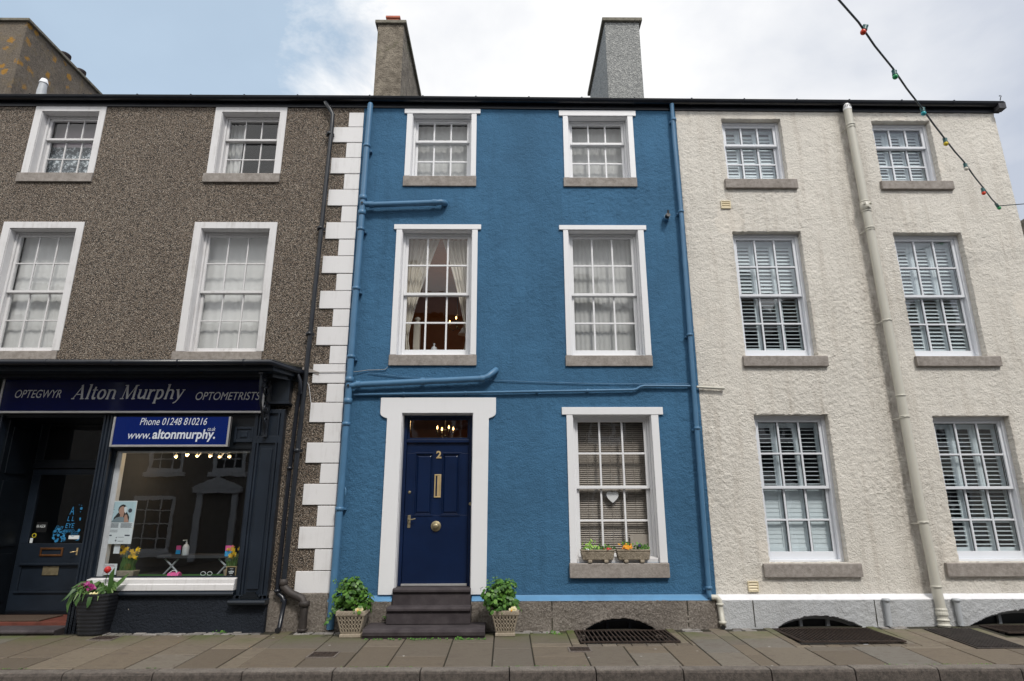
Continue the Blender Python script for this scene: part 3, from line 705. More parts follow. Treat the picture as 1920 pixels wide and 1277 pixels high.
# quoins
per = .5757
for k in range(13):
    zt = .787+per*k
    m_ = MB(); m_.box(-2.838+random.uniform(-.006, .006), XL+.004, -.022, .002, zt-.284, zt); m_.build('quoin', 'quoin', peb, bevel=.006)
    m_ = MB(); m_.box(-2.612+random.uniform(-.006, .006), XL+.001, -.020, .002, zt+.010, min(zt+per-.296, EAVE-.03)); m_.build('quoin', 'quoin', peb, bevel=.006)
go = gutter_run(peb, -12.5, XL-.14, ZG[0][1], ZG[1][1])
ro, zr = roof(peb, -12.5, XL, EAVE+.06)
def chimney(parent, x0, x1, y0, y1, z1, mat, cap=.07, ovh=.06, z0=9.0, batter=.0, name='chimney'):
    m_ = MB(); m_.hexa([(x0-batter, y0, z0), (x1, y0, z0), (x1, y1, z0), (x0-batter, y1, z0)], [(x0, y0, z1), (x1, y0, z1), (x1, y1, z1), (x0, y1, z1)])
    c = m_.build(name, mat, parent, bevel=.01); k = MB(); k.box(x0-ovh, x1+ovh, y0-ovh, y1+ovh, z1, z1+cap); k.build('chimney_cap', 'chim_cap', c, bevel=.01); return c
c0 = chimney(peb, -13.0, -11.12, 3.0, 6.0, P(46, 40, 3)[1]-.02, 'chim_lichen', z0=8.4)
zc = P(46, 40, 3)[1]+.05
for y, d in ((4.35, .15), (4.95, .14)):
    k = MB(); k.lathe((-11.25, y, zc), [(d, 0), (d*.92, .03), (d*.86, .10), (d, .11), (d, .17)], 16); k.build('chimney_pot', 'slate', c0)
fl = MB(); X, Z = P(78, 172, .9); X2, Z2 = P(79, 151, .9)
fl.lathe((X, .9, 8.5), [(.075, 0), (.075, Z-8.5+.02), (.07, Z-8.45), (.062, Z2-8.56)], 16); f1 = fl.build('flue_terminal', 'grey_pipe', peb)
fl = MB(); fl.lathe((X, .9, Z2-.07), [(.075, 0), (.075, .012), (.05, .09), (.02, .095)], 14); fl.build('flue_cowl', 'white', f1)
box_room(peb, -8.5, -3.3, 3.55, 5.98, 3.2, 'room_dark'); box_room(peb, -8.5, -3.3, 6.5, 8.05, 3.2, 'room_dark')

# ================================================================== blue house
blu = thing('blue_house', (0, 0, 0), 'blue stuccoed three storey house with white window surrounds and navy front door', 'house')
BW = [  # opening x0,x1,z0,z1; side band outer x0,x1; head x0,x1,z1
    (-1.553, -.572, 6.797, 7.965, -1.645, -.487, -1.690, -.424, 8.050),
    (1.034, 2.028, 6.775, 7.930, .950, 2.118, .888, 2.172, 8.030),
    (-1.632, -.530, 3.812, 5.850, -1.722, -.443, -1.762, -.390, 5.934),
    (.982, 2.086, 3.802, 5.848, .906, 2.179, .842, 2.223, 5.926),
    (.970, 2.110, .880, 2.912, .880, 2.216, .815, 2.287, 3.021)]
DR = (-1.500, -.473, .30, 2.936)
relief_wall('wall', 'blue_wall', XL, XR, .455, EAVE, [b[:4] for b in BW]+[DR[:2]+(.455, DR[3])], blu, .013, .0042, 30, .0, True)
for i, b in enumerate(BW):
    x0, x1, z0, z1, bx0, bx1, hx0, hx1, hz = b
    top = i < 2
    w = sash_window(blu, x0+.008, x1-.008, z0, z1-.008, .12, 'white', rows=((1, 2) if top else (2, 2)), fw_=.03, stile=(.040 if top else .046), bar=.026, meet=.042,
                    brail=(.03 if top else (.10 if i < 4 else .085)), split=(.645 if top else .5))
    s_ = MB(); y0, y1 = -.022, .012
    s_.prism([(bx0, z0), (x0, z0), (x0, z1), (bx0, z1)], y0, y1); s_.prism([(x1, z0), (bx1, z0), (bx1, z1), (x1, z1)], y0, y1)
    s_.prism([(hx0, z1), (hx1, z1), (hx1, hz), (hx0, hz)], y0-.006, y1)
    inner_face(s_, x0, x1, z0, z1, .12); s_.build('surround', 'white', w, bevel=.004)
    if i == 4:
        q = MB(); q.prismx([(.02, z0-.04), (.02, z0+.055), (.13, z0+.075), (.13, z0-.04)], x0+.012, x1-.012); q.build('timber_sill', 'white_old', w, bevel=.004)
    sill(w, (bx0-.015 if i != 4 else .868), (bx1+.008), z0-([.185, .165, .168, .166, .190][i]), z0-.002, proud=[.03, .03, .03, .03, .06][i])
# door surround with cyma brackets under the head
s_ = MB()
pts = [(-1.716, .485), (-1.500, .485), (-1.500, 2.936), (-.473, 2.936), (-.473, .485), (-.262, .485), (-.245, 2.860)]
for k in range(7):
    t = k/6; pts.append((-.245+.10*math.sin(t*math.pi/2)**1.6, 2.860+.07*(1-math.cos(t*math.pi/2))+.0))
pts += [(-.143, 2.94), (-.143, 3.163), (-1.818, 3.163), (-1.818, 2.94)]
for k in range(6, -1, -1):
    t = k/6; pts.append((-1.714-.10*math.sin(t*math.pi/2)**1.6, 2.860+.07*(1-math.cos(t*math.pi/2))))
s_.prism(pts, -.03, .012); t = .01
s_.box(-1.5, -1.5+t, .001, .16, .50, 2.936); s_.box(-.473-t, -.473, .001, .16, .50, 2.936); s_.box(-1.5+t, -.473-t, .0015, .16, 2.936-t, 2.936)
s_.build('door_surround', 'white', blu, bevel=.005)
# door, frame, fanlight
DY = .17
fx0, fz1 = -1.49, 2.926; fx1 = -.483
dz0, dz1 = .60, P(820, 831, DY)[1]
f = MB(); ring(f, fx0, fx1, .575, fz1, .05, DY-.03, DY+.1, wb=.012, wt=.035); f.box(fx0+.05, fx1-.05, DY-.035, DY+.1, dz1+.005, dz1+.05)
door = f.build('door_frame', 'navy', blu, bevel=.005)
g = MB(); g.add([(fx0+.05, DY+.03, dz1+.08), (fx1-.05, DY+.03, dz1+.08), (fx1-.05, DY+.03, fz1-.04), (fx0+.05, DY+.03, fz1-.04)], [(0, 1, 2, 3)]); g.build('fanlight', 'glass', door)
f = MB(); ring(f, fx0+.05, fx1-.05, dz1+.05, fz1-.035, .03, DY+.01, DY+.05); f.build('fanlight_frame', 'navy', door, bevel=.003)
lx0, lx1 = fx0+.053, fx1-.053
lf = MB()
pa = [(lx0+.13, lx0+.385), (lx1-.385, lx1-.13)]; pz0, pz1 = P(800, 966, DY)[1], P(800, 850, DY)[1]
for a, b, c, d in grid_cells(lx0, lx1, dz0, dz1, [(p[0], p[1], pz0, pz1) for p in pa]): lf.box(a, b, DY, DY+.05, c, d)
for p in pa:
    lf.box(p[0], p[1], DY+.022, DY+.04, pz0, pz1)
    ring(lf, p[0]-.012, p[1]+.012, pz0-.012, pz1+.012, .02, DY-.010, DY+.01)   # raised moulding
    ring(lf, p[0]+.010, p[1]-.010, pz0+.010, pz1-.010, .014, DY+.006, DY+.03)
    a, b, c, d = p[0]+.045, p[1]-.045, pz0+.05, pz1-.05
    lf.add([(p[0]+.024, DY+.0215, pz0+.024), (p[1]-.024, DY+.0215, pz0+.024), (p[1]-.024, DY+.0215, pz1-.024), (p[0]+.024, DY+.0215, pz1-.024), (a, DY+.006, c), (b, DY+.006, c), (b, DY+.006, d), (a, DY+.006, d)],
           [(0, 1, 5, 4), (1, 2, 6, 5), (2, 3, 7, 6), (3, 0, 4, 7), (4, 5, 6, 7)])
leaf = lf.build('door', 'navy', blu, bevel=.003)
mb = MB(); X0, Z0 = P(814, 933, DY); X1, Z1 = P(826, 889.5, DY); cx = (lx0+lx1)/2+.01; hw = .048
ring(mb, cx-hw, cx+hw, Z0, Z1, .018, DY-.014, DY+.002); mb.box(cx-hw+.04, cx+hw-.02, DY-.009, DY+.001, Z0+.02, Z1-.02); mb.build('letterbox', 'brass', leaf, bevel=.003)
mb = MB(); X, Z = P(817.5, 986.5, DY); mb.lathe((X, DY, Z), [(.072, -.001), (.072, .012), (.064, .02), (.052, .016), (.048, .022), (.034, .05), (.022, .056), (.001, .058)], 24, 'y'); mb.build('door_knob', 'oldbrass', leaf)
mb = MB(); X, Z = P(767, 978, DY); mb.box(X-.02+.0, X+.02, DY-.008, DY+.001, Z-.085, Z+.085); mb.tube([(X, DY, Z+.03), (X, DY-.05, Z+.03), (X+.05, DY-.052, Z+.028), (X+.095, DY-.05, Z+.04)], .008, 8); mb.build('handle', 'oldbrass', leaf, bevel=.003)
mb = MB(); X, Z = P(768, 923, DY); mb.lathe((X, DY, Z), [(.022, -.001), (.022, .008), (.012, .014)], 14, 'y'); mb.build('lock', 'oldbrass', leaf)
mb = MB(); X, Z = P(884, 945, DY); mb.lathe((fx1-.018, DY-.03, Z), [(.016, -.001), (.024, .006), (.016, .012)], 14, 'y'); mb.build('doorbell', 'oldbrass', door)
mb = MB(); a = P(818.5, 859.5, DY); b = P(828, 845.5, DY); letters(mb, '2', a[0]-.004, b[0], a[1], b[1], DY-.006, 0, .035); o = mb.build('house_number', 'brass', leaf); sm = o.modifiers.new('s', 'SOLIDIFY'); sm.thickness = .004
mb = MB(); mb.box(lx0+.0, lx1, DY-.05, DY-.0, .578, .606); mb.build('threshold', 'alu', door, bevel=.003)
# slate steps
st = MB()
def tread(x0, x1, yf, yb, zt, zb, nose=.03, th=.05):
    st.prismx([(yf+nose, zb), (yf+nose, zt-th), (yf+.006, zt-th), (yf-.0, zt-th+.012), (yf, zt-.018), (yf+.006, zt-.006), (yf+.02, zt), (yb, zt), (yb, zb)], x0, x1)
tread(-1.508, -.468, -.11, .30, .572, .36); tread(-1.545, -.455, -.30, .0, .365, .16); st.prismx([(-.535, 0.02), (-.545, .06), (-.56, .075), (-.565, .115), (-.55, .145), (-.53, .155), (0, .155), (0, -.05), (-.5, -.05), (-.5, .02)], -1.78, -.26)
st.build('front_steps', 'slate', blu, bevel=.006)
mb = MB(); mb.box(-1.515, -1.495, -.085, 0.0, .02, .50); mb.box(-.478, -.458, -.085, 0.0, .02, .50)
# plinth with cellar arch
def arch_pts(cx, hw, z0, rise, n=14, rev=False):
    R2 = (hw*hw+rise*rise)/(2*rise); a = math.asin(hw/R2)
    return [(cx+R2*math.sin(-a+2*a*k/n), z0+rise-R2+R2*math.cos(-a+2*a*k/n)) for k in range(n+1)]
def plinth(parent, x0, x1, ztop_, arches, mat, name='plinth', proud=.085, ledge=None, gaps=()):
    mb = MB()
    xs_ = [x0]
    segs = []; cur = x0
    for g0, g1 in gaps: segs.append((cur, g0)); cur = g1
    segs.append((cur, x1))
    for a, b in segs:
        l_ = MB(); l_.prismx([(-proud-.002, ztop_-.045), (-proud+.004, ztop_-.035), (-.006, ztop_+.012), (-.001, ztop_+.02), (.002, ztop_+.02), (.002, ztop_-.045)], a, b); l_.build('plinth_ledge', ledge, parent)
    def in_arch(x_, z_):
        m_ = np.zeros(x_.shape, bool)
        for (cx, hw, z0, rise) in arches:
            R2 = (hw*hw+rise*rise)/(2*rise); m_ |= (np.abs(x_-cx) < hw) & (z_ < z0+rise-R2+np.sqrt(np.maximum(R2*R2-(x_-cx)**2, 0)))
        return m_
    return relief_wall(name, mat, x0, x1, -.06, ztop_-.046, [(g0, g1, -.06, ztop_-.046) for g0, g1 in gaps], parent, .011, (.0085 if mat == 'plinth' else .005), 34, .014, None, -proud, in_arch, .5)
AB = (1.515, .46, .06, .135); AW = (4.16, .56, .075, .14); AW2 = (6.95, .80, .075, .20)
plinth(blu, XL, XR+.0, .455, [AB], 'plinth', ledge='blue_ledge', gaps=((-1.52, -.455),))
for xx in (.615, 2.42): mb = MB(); mb.box(xx-.006, xx+.006, -.0868, -.08, .03, .408); mb.build('plinth_joint', 'joint', blu)
def cellar(parent, A, mat):
    cx, hw, z0, rise = A
    m_ = MB(); o_ = arch_pts(cx, hw, z0, rise, 16); i_ = arch_pts(cx, hw-.06, z0-.02, rise-.035, 16)
    for k in range(16):
        m_.add([(o_[k][0], .05, o_[k][1]), (o_[k+1][0], .05, o_[k+1][1]), (i_[k+1][0], .05, i_[k+1][1]), (i_[k][0], .05, i_[k][1]),
                (o_[k][0], .12, o_[k][1]), (o_[k+1][0], .12, o_[k+1][1]), (i_[k+1][0], .12, i_[k+1][1]), (i_[k][0], .12, i_[k][1])],
               [(0, 1, 2, 3), (0, 4, 5, 1), (3, 2, 6, 7)])
    for q in (-.33, .33): m_.box(cx+q*hw-.02, cx+q*hw+.02, .055, .10, -.5, z0+rise-.04)
    fr_ = m_.build('cellar_window', mat, parent)
    g_ = MB(); g_.box(cx-hw, cx+hw, .10, .115, -.5, z0+rise-.02); g_.build('cellar_glass', 'shopdark', fr_)
    s = MB()   # soffit of the arch and wall above the window
    for k in range(16): s.add([(o_[k][0], -.0, o_[k][1]), (o_[k+1][0], -.0, o_[k+1][1]), (o_[k+1][0], .2, o_[k+1][1]), (o_[k][0], .2, o_[k][1])], [(0, 1, 2, 3)])
    s.box(cx-hw-.03, cx-hw, .0, .2, -.5, z0); s.box(cx+hw, cx+hw+.03, 0, .2, -.5, z0); s.build('cellar_reveal', 'plinth', parent)
cellar(blu, AB, 'shop')
gutter_run(blu, XL-.14, XR, ZG[1][1], ZG[2][1]); roof(blu, XL, XR, EAVE+.06)
zc1 = P(732, 46, 3)[1]; c1 = chimney(blu, -2.99, -2.385, 3.0, 5.6, zc1, 'chim_brown', cap=.085)
zc2 = P(1165, 42, 3)[1]; 
zp = zc1+.085
k = MB(); X = P(740, 30, 3.3)[0]
k.hexa([(X-.13, 3.15, zp), (X+.13, 3.15, zp), (X+.13, 3.41, zp), (X-.13, 3.41, zp)], [(X-.14, 3.14, zp+.22), (X+.14, 3.14, zp+.22), (X+.14, 3.42, zp+.22), (X-.14, 3.42, zp+.22)])
k.box(X-.17, X+.17, 3.11, 3.45, zp+.22, zp+.28); k.build('chimney_pot', 'terra', c1, bevel=.01)
k = MB(); k.tube([(X+.2, 3.3, zp), (X+.24, 3.3, zp+.3)], .012, 6); k.tube([(X-.05, 3.3, zp+.27), (X-.03, 3.3, zp+.34), (X+.03, 3.3, zp+.35), (X+.08, 3.3, zp+.27)], .008, 6); k.build('chimney_wire', 'iron', c1)
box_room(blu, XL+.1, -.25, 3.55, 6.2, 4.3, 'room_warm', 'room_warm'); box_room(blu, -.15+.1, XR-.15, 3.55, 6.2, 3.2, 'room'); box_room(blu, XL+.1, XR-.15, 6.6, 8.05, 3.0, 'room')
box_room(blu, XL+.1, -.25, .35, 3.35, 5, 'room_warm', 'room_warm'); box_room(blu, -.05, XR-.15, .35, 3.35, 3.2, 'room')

# ================================================================== cream roughcast house
crm = thing('cream_house', (5.5, 0, 0), 'cream roughcast three storey house with louvred shutters and a fat rainwater pipe', 'house')
XE = 8.245
WW = [(3.612, 4.605, 6.762, 7.895), (6.135, 7.118, 6.722, 7.868), (3.592, 4.680, 3.798, 5.832), (6.155, 7.246, 3.790, 5.816), (3.618, 4.702, .878, 2.912), (6.236, 7.363, .878, 2.890)]
SLR = [(3.553, 4.727, 6.583, 6.750), (6.090, 7.269, 6.572, 6.723), (3.540, 4.806, 3.631, 3.790), (6.128, 7.406, 3.631, 3.786), (3.515, 4.858, .690, .866), (6.02, 7.62, .690, .868)]
relief_wall('wall', 'cream_wall', XR, XE, .455, EAVE-.03, WW, crm, .0115, .0060, 36, .016, True)
mb = MB(); mb.box(XE-.26, XE-.0005, TH, 8.0, .3, EAVE-.03)
mb.build('gable_wall', 'cream_wall', crm)
mb = MB(); zr = EAVE+.03+4.2*math.tan(R_(31)); mb.prismx([(0.0, EAVE-.03), (8.3, EAVE-.03), (4.2, zr-.05)], XE-.26, XE-.002); mb.build('gable', 'cream_wall', crm)
TILT = [(62, 60), (58, 54), (52, 10), (48, 38), (6, 84), (10, 8)]
random.seed(11)
for i, (x0, x1, z0, z1) in enumerate(WW):
    top = i < 2
    w = sash_window(crm, x0, x1, z0+.0, z1, .10, 'upvc', rows=((1, 2) if top else (2, 2)), fw_=.05, stile=.042, bar=.026, meet=.04, brail=(.035 if top else .10), glass='glass_flat', gap_line=True, split=(.645 if top else .5))
    a, b, c, d = SLR[i]; sill(w, a, b, c, d, proud=.05)
    # plantation shutters: three hinged panels of louvres
    sx0, sx1, sz0, sz1 = x0+.05, x1-.05, z0+.09, z1-.07; pw = (sx1-sx0)/3; y = .245; zm = (sz0+sz1)/2
    for q in range(3):
        m_ = MB(); a, b = sx0+q*pw+.003, sx0+(q+1)*pw-.003; stl = .05
        m_.box(a, a+stl, y, y+.028, sz0, sz1); m_.box(b-stl, b, y, y+.028, sz0, sz1); m_.box(a+stl, b-stl, y+.001, y+.027, sz0, sz0+.09); m_.box(a+stl, b-stl, y+.001, y+.027, sz1-(.09 if not top else .05), sz1)
        zz = sz0+.09+.035; pit = .060
        while zz < sz1-(.09 if not top else .05)-.02:
            tl = R_(TILT[i][0] if zz > zm else TILT[i][1]); hw = .036; dy, dz = hw*math.cos(tl), hw*math.sin(tl)
            # front edge low, rear edge high, as seen from the street
            m_.add([(a+stl, y+.014-dy, zz-dz), (b-stl, y+.014-dy, zz-dz), (b-stl, y+.014+dy, zz+dz), (a+stl, y+.014+dy, zz+dz),
                    (a+stl, y+.014-dy, zz-dz+.008), (b-stl, y+.014-dy, zz-dz+.008), (b-stl, y+.014+dy, zz+dz+.008), (a+stl, y+.014+dy, zz+dz+.008)],
                   [(0, 1, 5, 4), (1, 2, 6, 5), (2, 3, 7, 6), (3, 0, 4, 7), (4, 5, 6, 7), (3, 2, 1, 0)])
            zz += pit
        m_.build('shutter', 'shutter', w)
plinth(crm, XR+.001, XE, .455, [AW, AW2], 'grey_plinth', ledge='white_ledge')
for xx in (3.30, 4.93): mb = MB(); mb.box(xx-.006, xx+.006, -.0872, -.08, .08, .408); mb.build('plinth_joint', 'joint', crm)
cellar(crm, AW, 'grey_pipe'); cellar(crm, AW2, 'grey_pipe')
gutter_run(crm, XR, 8.33, ZG[2][1], ZG[3][1]); ro, _ = roof(crm, XR, XE+.08, EAVE+.05)
mb = MB(); mb.box(7.9, 8.34, -.10, .1, ZG[3][1]+.012, ZG[3][1]+.03); mb.box(8.24, 8.36, -.14, -.02, ZG[3][1]-.12, ZG[3][1]+.0); mb.build('verge_slate', 'roof', crm)
mb = MB(); X, Z = P(1875, 186, -.1); mb.tube([(X, -.1, Z-.02), (X+.02, -.1, Z+.04), (X+.035, -.1, Z+.06), (X+.02, -.1, Z+.075), (X+.0, -.1, Z+.06)], .008, 6); mb.build('verge_hook', 'iron', crm)
c2 = chimney(crm, P(1134, 45, 3)[0], P(1199, 45, 3)[0]-.01, 3.0, 5.6, zc2, 'chim_grey', cap=.09, ovh=.065)
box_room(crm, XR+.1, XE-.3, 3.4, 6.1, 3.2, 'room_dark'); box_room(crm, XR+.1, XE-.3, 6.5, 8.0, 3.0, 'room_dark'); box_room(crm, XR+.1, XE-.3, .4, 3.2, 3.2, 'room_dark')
for (a, b), (c, d) in (((1352.5, 391), (1369, 377)), ((1403.5, 1109.5), (1421, 1090))):
    X0, Z0 = P(a, b, -.01); X1, Z1 = P(c, d, -.01); m_ = MB(); ring(m_, X0, X1, Z0, Z1, .012, -.022, .0); 
    for k in range(3): 
        zz = Z0+.012+(Z1-Z0-.024)*(k+.15)/3; m_.prismx([(-.006, zz+.026), (-.02, zz), (-.006, zz)], X0+.012, X1-.012)
    m_.box(X0+.012, X1-.012, -.006, 0, Z0+.012, Z1-.012); m_.build('air_vent', 'cream_vent', crm)

# ================================================================== shopfront
shp = thing('shopfront', (-5.4, 0, 0), 'dark slate painted shopfront with recessed door and large display window under the grey house', 'shopfront')
FY = -.11
mb = MB(); mb.box(-5.75, -3.165, FY, .15, -.15, .50); mb.build('stall_riser', 'stall_riser', shp, bevel=.008)
mb = MB(); mb.prismx([(FY-.05, .50), (FY-.06, .52), (FY-.05, .54), (FY-.02, .56), (.1, .56), (.1, .50)], -5.60, -3.60); mb.build('moulding', 'shop', shp, bevel=.003)
mb = MB(); mb.prismx([(FY-.035, .562), (FY-.035, .635), (FY-.02, .645), (FY-.02, .70), (0.03, .72), (.03, .562)], -5.56, -3.605); mb.build('window_sill', 'white_old', shp, bevel=.003)
def pilaster(name, x0, x1, z0, z1, y=FY, panel=True):
    m_ = MB(); 
    if panel:
        m_.box(x0, x1, y+.03, .12, z0, z1)
        for a, b in ((x0, x0+.05), (x0+.065, x0+.09), (x1-.05, x1), (x1-.09, x1-.065)): m_.box(a, b, y, y+.031, z0, z1)
        for a, b in ((z0, z0+.05), (2.50, 2.60), (z1-.06, z1)): m_.box(x0+.05, x1-.05, y+.001, y+.031, a, b)
        m_.box(x0+.13, x1-.13, y+.012, y+.032, z0+.12, 2.42)
    else:
        m_.box(x0, x1, y+.02, .2, z0, z1)
        w = (x1-x0)
        for q in (.0, .30, .62, .86): m_.box(x0+w*q, x0+w*(q+.14), y, y+.021, z0, z1)
    return m_.build(name, 'shop', shp, bevel=.004)
pilaster('pilaster', -3.580, -3.165, .452, 2.98)
m_ = MB(); m_.prismx([(FY-.10, .395), (FY-.11, .42), (FY-.10, .445), (FY-.02, .452), (.0, .452), (.0, .39), (FY-.05, .385)], -3.635, -3.15); m_.build('pilaster_base', 'shop', shp, bevel=.004)
m_ = MB()
for k in range(3): m_.box(-3.50+.03*k, -3.25-.03*k, FY-.05+.012*k, FY, .453+.03*k, .483+.03*k)
m_.build('pilaster_foot', 'shopdark', shp)
m_ = MB(); m_.box(-3.52, -3.12, FY-.02, 0, 3.08, 3.42); m_.box(-3.55, -3.10, FY-.05, 0, 3.05, 3.08); m_.box(-3.55, -3.10, FY-.05, 0, 3.42, 3.46); m_.build('capital', 'shop', shp, bevel=.004)
pilaster('door_post', -5.72, -5.56, -.05, 2.9, panel=False)
pilaster('door_post', -7.33, -7.16, -.05, 2.9, panel=False)
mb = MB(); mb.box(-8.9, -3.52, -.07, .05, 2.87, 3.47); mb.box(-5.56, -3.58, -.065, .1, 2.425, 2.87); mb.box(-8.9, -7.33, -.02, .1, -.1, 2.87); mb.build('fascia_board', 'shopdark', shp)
m_ = MB(); a, b = P(440, 800, FY), P(474, 829, FY); ring(m_, a[0], b[0]-.01, b[1], a[1], .035, -.10, -.06); m_.box(a[0]+.035, b[0]-.045, -.085, -.06, b[1]+.035, a[1]-.035); m_.box(a[0]+.085, b[0]-.095, -.10, -.08, b[1]+.07, a[1]-.07); m_.build('square_panel', 'shop', shp, bevel=.004)
# display window
w_ = MB(); ring(w_, -5.56, -3.60, .70, 2.43, .03, -.03, .05); dwin = w_.build('display_window', 'shop', shp)
g = MB(); g.add([(-5.53, .0, .73), (-3.63, .0, .73), (-3.63, 0, 2.40), (-5.53, 0, 2.40)], [(0, 1, 2, 3)]); g.build('glass', 'glass_shop', dwin)
m_ = MB(); m_.box(-5.53, -5.45, .012, .10, .73, 2.40); m_.box(-5.45, -3.63, .012, .06, 2.375, 2.40); m_.build('inner_frame', 'white_old', dwin)
# room behind the window
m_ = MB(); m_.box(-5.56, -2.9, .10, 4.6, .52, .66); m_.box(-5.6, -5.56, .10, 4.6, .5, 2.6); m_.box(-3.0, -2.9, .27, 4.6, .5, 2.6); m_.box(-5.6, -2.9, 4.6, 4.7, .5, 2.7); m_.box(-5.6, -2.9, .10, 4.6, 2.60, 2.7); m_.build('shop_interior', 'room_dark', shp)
m_ = MB(); m_.box(-5.45, -3.1, .14, .75, .661, .685); m_.build('display_shelf', 'grassgreen', shp)
# recess with door
RY = .62
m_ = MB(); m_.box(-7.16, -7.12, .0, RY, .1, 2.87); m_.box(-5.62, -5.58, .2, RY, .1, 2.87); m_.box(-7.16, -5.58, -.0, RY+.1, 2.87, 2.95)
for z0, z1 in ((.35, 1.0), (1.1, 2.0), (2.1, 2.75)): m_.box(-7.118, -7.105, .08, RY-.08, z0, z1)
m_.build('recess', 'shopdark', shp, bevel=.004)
def pr(px, py): return P(px, py, RY)
gx0, gx1 = pr(76, 890)[0], pr(182, 890)[0]+.08; gz1, gz0 = pr(120, 890)[1], pr(100, 1019)[1]; tz0, tz1 = pr(100, 862)[1], pr(140, 798)[1]; db = .215
lx0_, lx1_ = gx0-.13, gx1+.10
m_ = MB()
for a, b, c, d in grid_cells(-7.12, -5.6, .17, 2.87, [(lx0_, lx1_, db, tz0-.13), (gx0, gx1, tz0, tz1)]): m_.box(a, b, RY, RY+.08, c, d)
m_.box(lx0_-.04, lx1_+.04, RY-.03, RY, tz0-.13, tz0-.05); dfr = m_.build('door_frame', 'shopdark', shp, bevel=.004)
g = MB(); g.add([(gx0, RY+.03, tz0), (gx1, RY+.03, tz0), (gx1, RY+.03, tz1), (gx0, RY+.03, tz1)], [(0, 1, 2, 3)]); g.build('transom_glass', 'glass_shop', dfr)
m_ = MB(); pz0_, pz1_ = pr(75, 1108)[1], pr(75, 1060)[1]
for a, b, c, d in grid_cells(lx0_+.004, lx1_-.004, db, tz0-.134, [(gx0, gx1, gz0, gz1), (gx0-.02, gx1+.02, pz0_, pz1_)]): m_.box(a, b, RY+.01, RY+.055, c, d)
m_.box(gx0-.02, gx1+.02, RY+.03, RY+.05, pz0_, pz1_); m_.box(gx0-.05, gx1+.05, RY-.012, RY+.012, pz1_, pz1_+.03); m_.box(gx0-.05, gx1+.05, RY-.012, RY+.012, pz0_-.03, pz0_)
sdoor = m_.build('door', 'shop', shp, bevel=.004)
g = MB(); g.add([(gx0, RY+.03, gz0), (gx1, RY+.03, gz0), (gx1, RY+.03, gz1), (gx0, RY+.03, gz1)], [(0, 1, 2, 3)]); g.build('glass', 'glass_shop', sdoor)
a, b = pr(73, 1043), pr(119, 1027); m_ = MB(); ring(m_, a[0], b[0], a[1], b[1], .025, RY-.006, RY+.011); m_.build('letterbox', 'copper', sdoor, bevel=.003)
a, b = pr(76, 1079), pr(109, 1062); m_ = MB(); m_.box(a[0], b[0], RY+.018, RY+.03, a[1], b[1]); o = m_.build('name_plate', 'oldbrass', sdoor, bevel=.003)
a = pr(144, 1034); m_ = MB(); m_.box(a[0]-.010, a[0]+.010, RY-.0, RY+.012, a[1]-.05, a[1]+.05); m_.tube([(a[0], RY, a[1]), (a[0], RY-.05, a[1]), (a[0]-.06, RY-.05, a[1]-.01)], .007, 8); m_.build('handle', 'brass', sdoor)
# door decals: blue lettering and scrolls
d_ = MB(); YD = RY+.024
def dl(txt, x0, y0, x1, y1, sh=.1, mb_=None, Y=None):
    a = P(x0, y1, RY if Y is None else Y); b = P(x1, y0, RY if Y is None else Y); letters(mb_ or d_, txt, a[0], b[0], a[1], b[1], YD if Y is None else Y, sh)
dl('A', 128, 950, 139, 965); dl('L L', 124, 968, 138, 977); dl('EYE', 120, 981, 138, 990); dl('NEED', 117, 993, 138, 998)
def disc(m_, x, z, r, y, n=12): m_.add([(x+r*math.cos(6.283*k/n), y, z+r*math.sin(6.283*k/n)) for k in range(n)], [tuple(range(n))])
rn = random.Random(5); yd = YD-.0001
for k in range(60):
    t = rn.random(); px = 95+62*t+rn.uniform(-3, 3); top = 1000-70*t; py = rn.uniform(top, 1015)
    if 112 < px < 142 and 944 < py < 1003: continue
    px = min(px, 152-(py-940)*.11); X, Z = P(px, py, RY); yd -= .00004; disc(d_, X, Z, rn.choice((.006, .01, .014, .02)), yd)
for k in range(9):
    px, py = rn.uniform(84, 146), rn.uniform(985, 1012); X, Z = P(px, py, RY); r = rn.uniform(.025, .045); a0 = rn.uniform(0, 6); yd -= .0001
    for j in range(16):
        t0, t1 = j/16, (j+1)/16; q = lambda t, o: (X+(r*(1-t*.75)+o)*math.cos(a0+t*8), yd-.00002*j, Z+(r*(1-t*.75)+o)*math.sin(a0+t*8)); d_.add([q(t0, .003), q(t1, .003), q(t1, -.003), q(t0, -.003)], [(0, 1, 2, 3)])
d_.build('door_decal', 'decal', sdoor)
m_ = MB(); a, b = P(64, 998, RY), P(88, 979, RY); m_.box(a[0], b[0], YD-.002, YD, a[1], b[1]); st_ = m_.build('sticker', 'black', sdoor)
m_ = MB(); dl('AR AGOR', 66, 984, 84, 989.5, 0, m_); m_.v = [(x, y-.004, z) for x, y, z in m_.v]; m_.build('sticker_lettering', 'paper', st_)
m_ = MB(); X, Z = P(62, 1004, RY); m_.lathe((X, YD, Z), [(.032, 0), (.032, .002)], 16, 'y'); m_.build('sticker', 'dyellow', sdoor)
m_ = MB(); X, Z = P(62, 1004, RY); m_.lathe((X, YD-.003, Z), [(.022, 0), (.022, .001)], 16, 'y'); m_.build('sticker', 'black', sdoor)
m_ = MB(); a, b = P(53, 1018, RY), P(60, 1009, RY); m_.box(a[0], b[0], YD-.002, YD, a[1], b[1]); m_.build('sticker', 'paper', sdoor)
m_ = MB(); a, b = P(126, 1011, RY), P(147, 1004, RY); m_.box(a[0], b[0], YD-.002, YD, a[1], b[1]); m_.build('sticker', 'paper', sdoor)
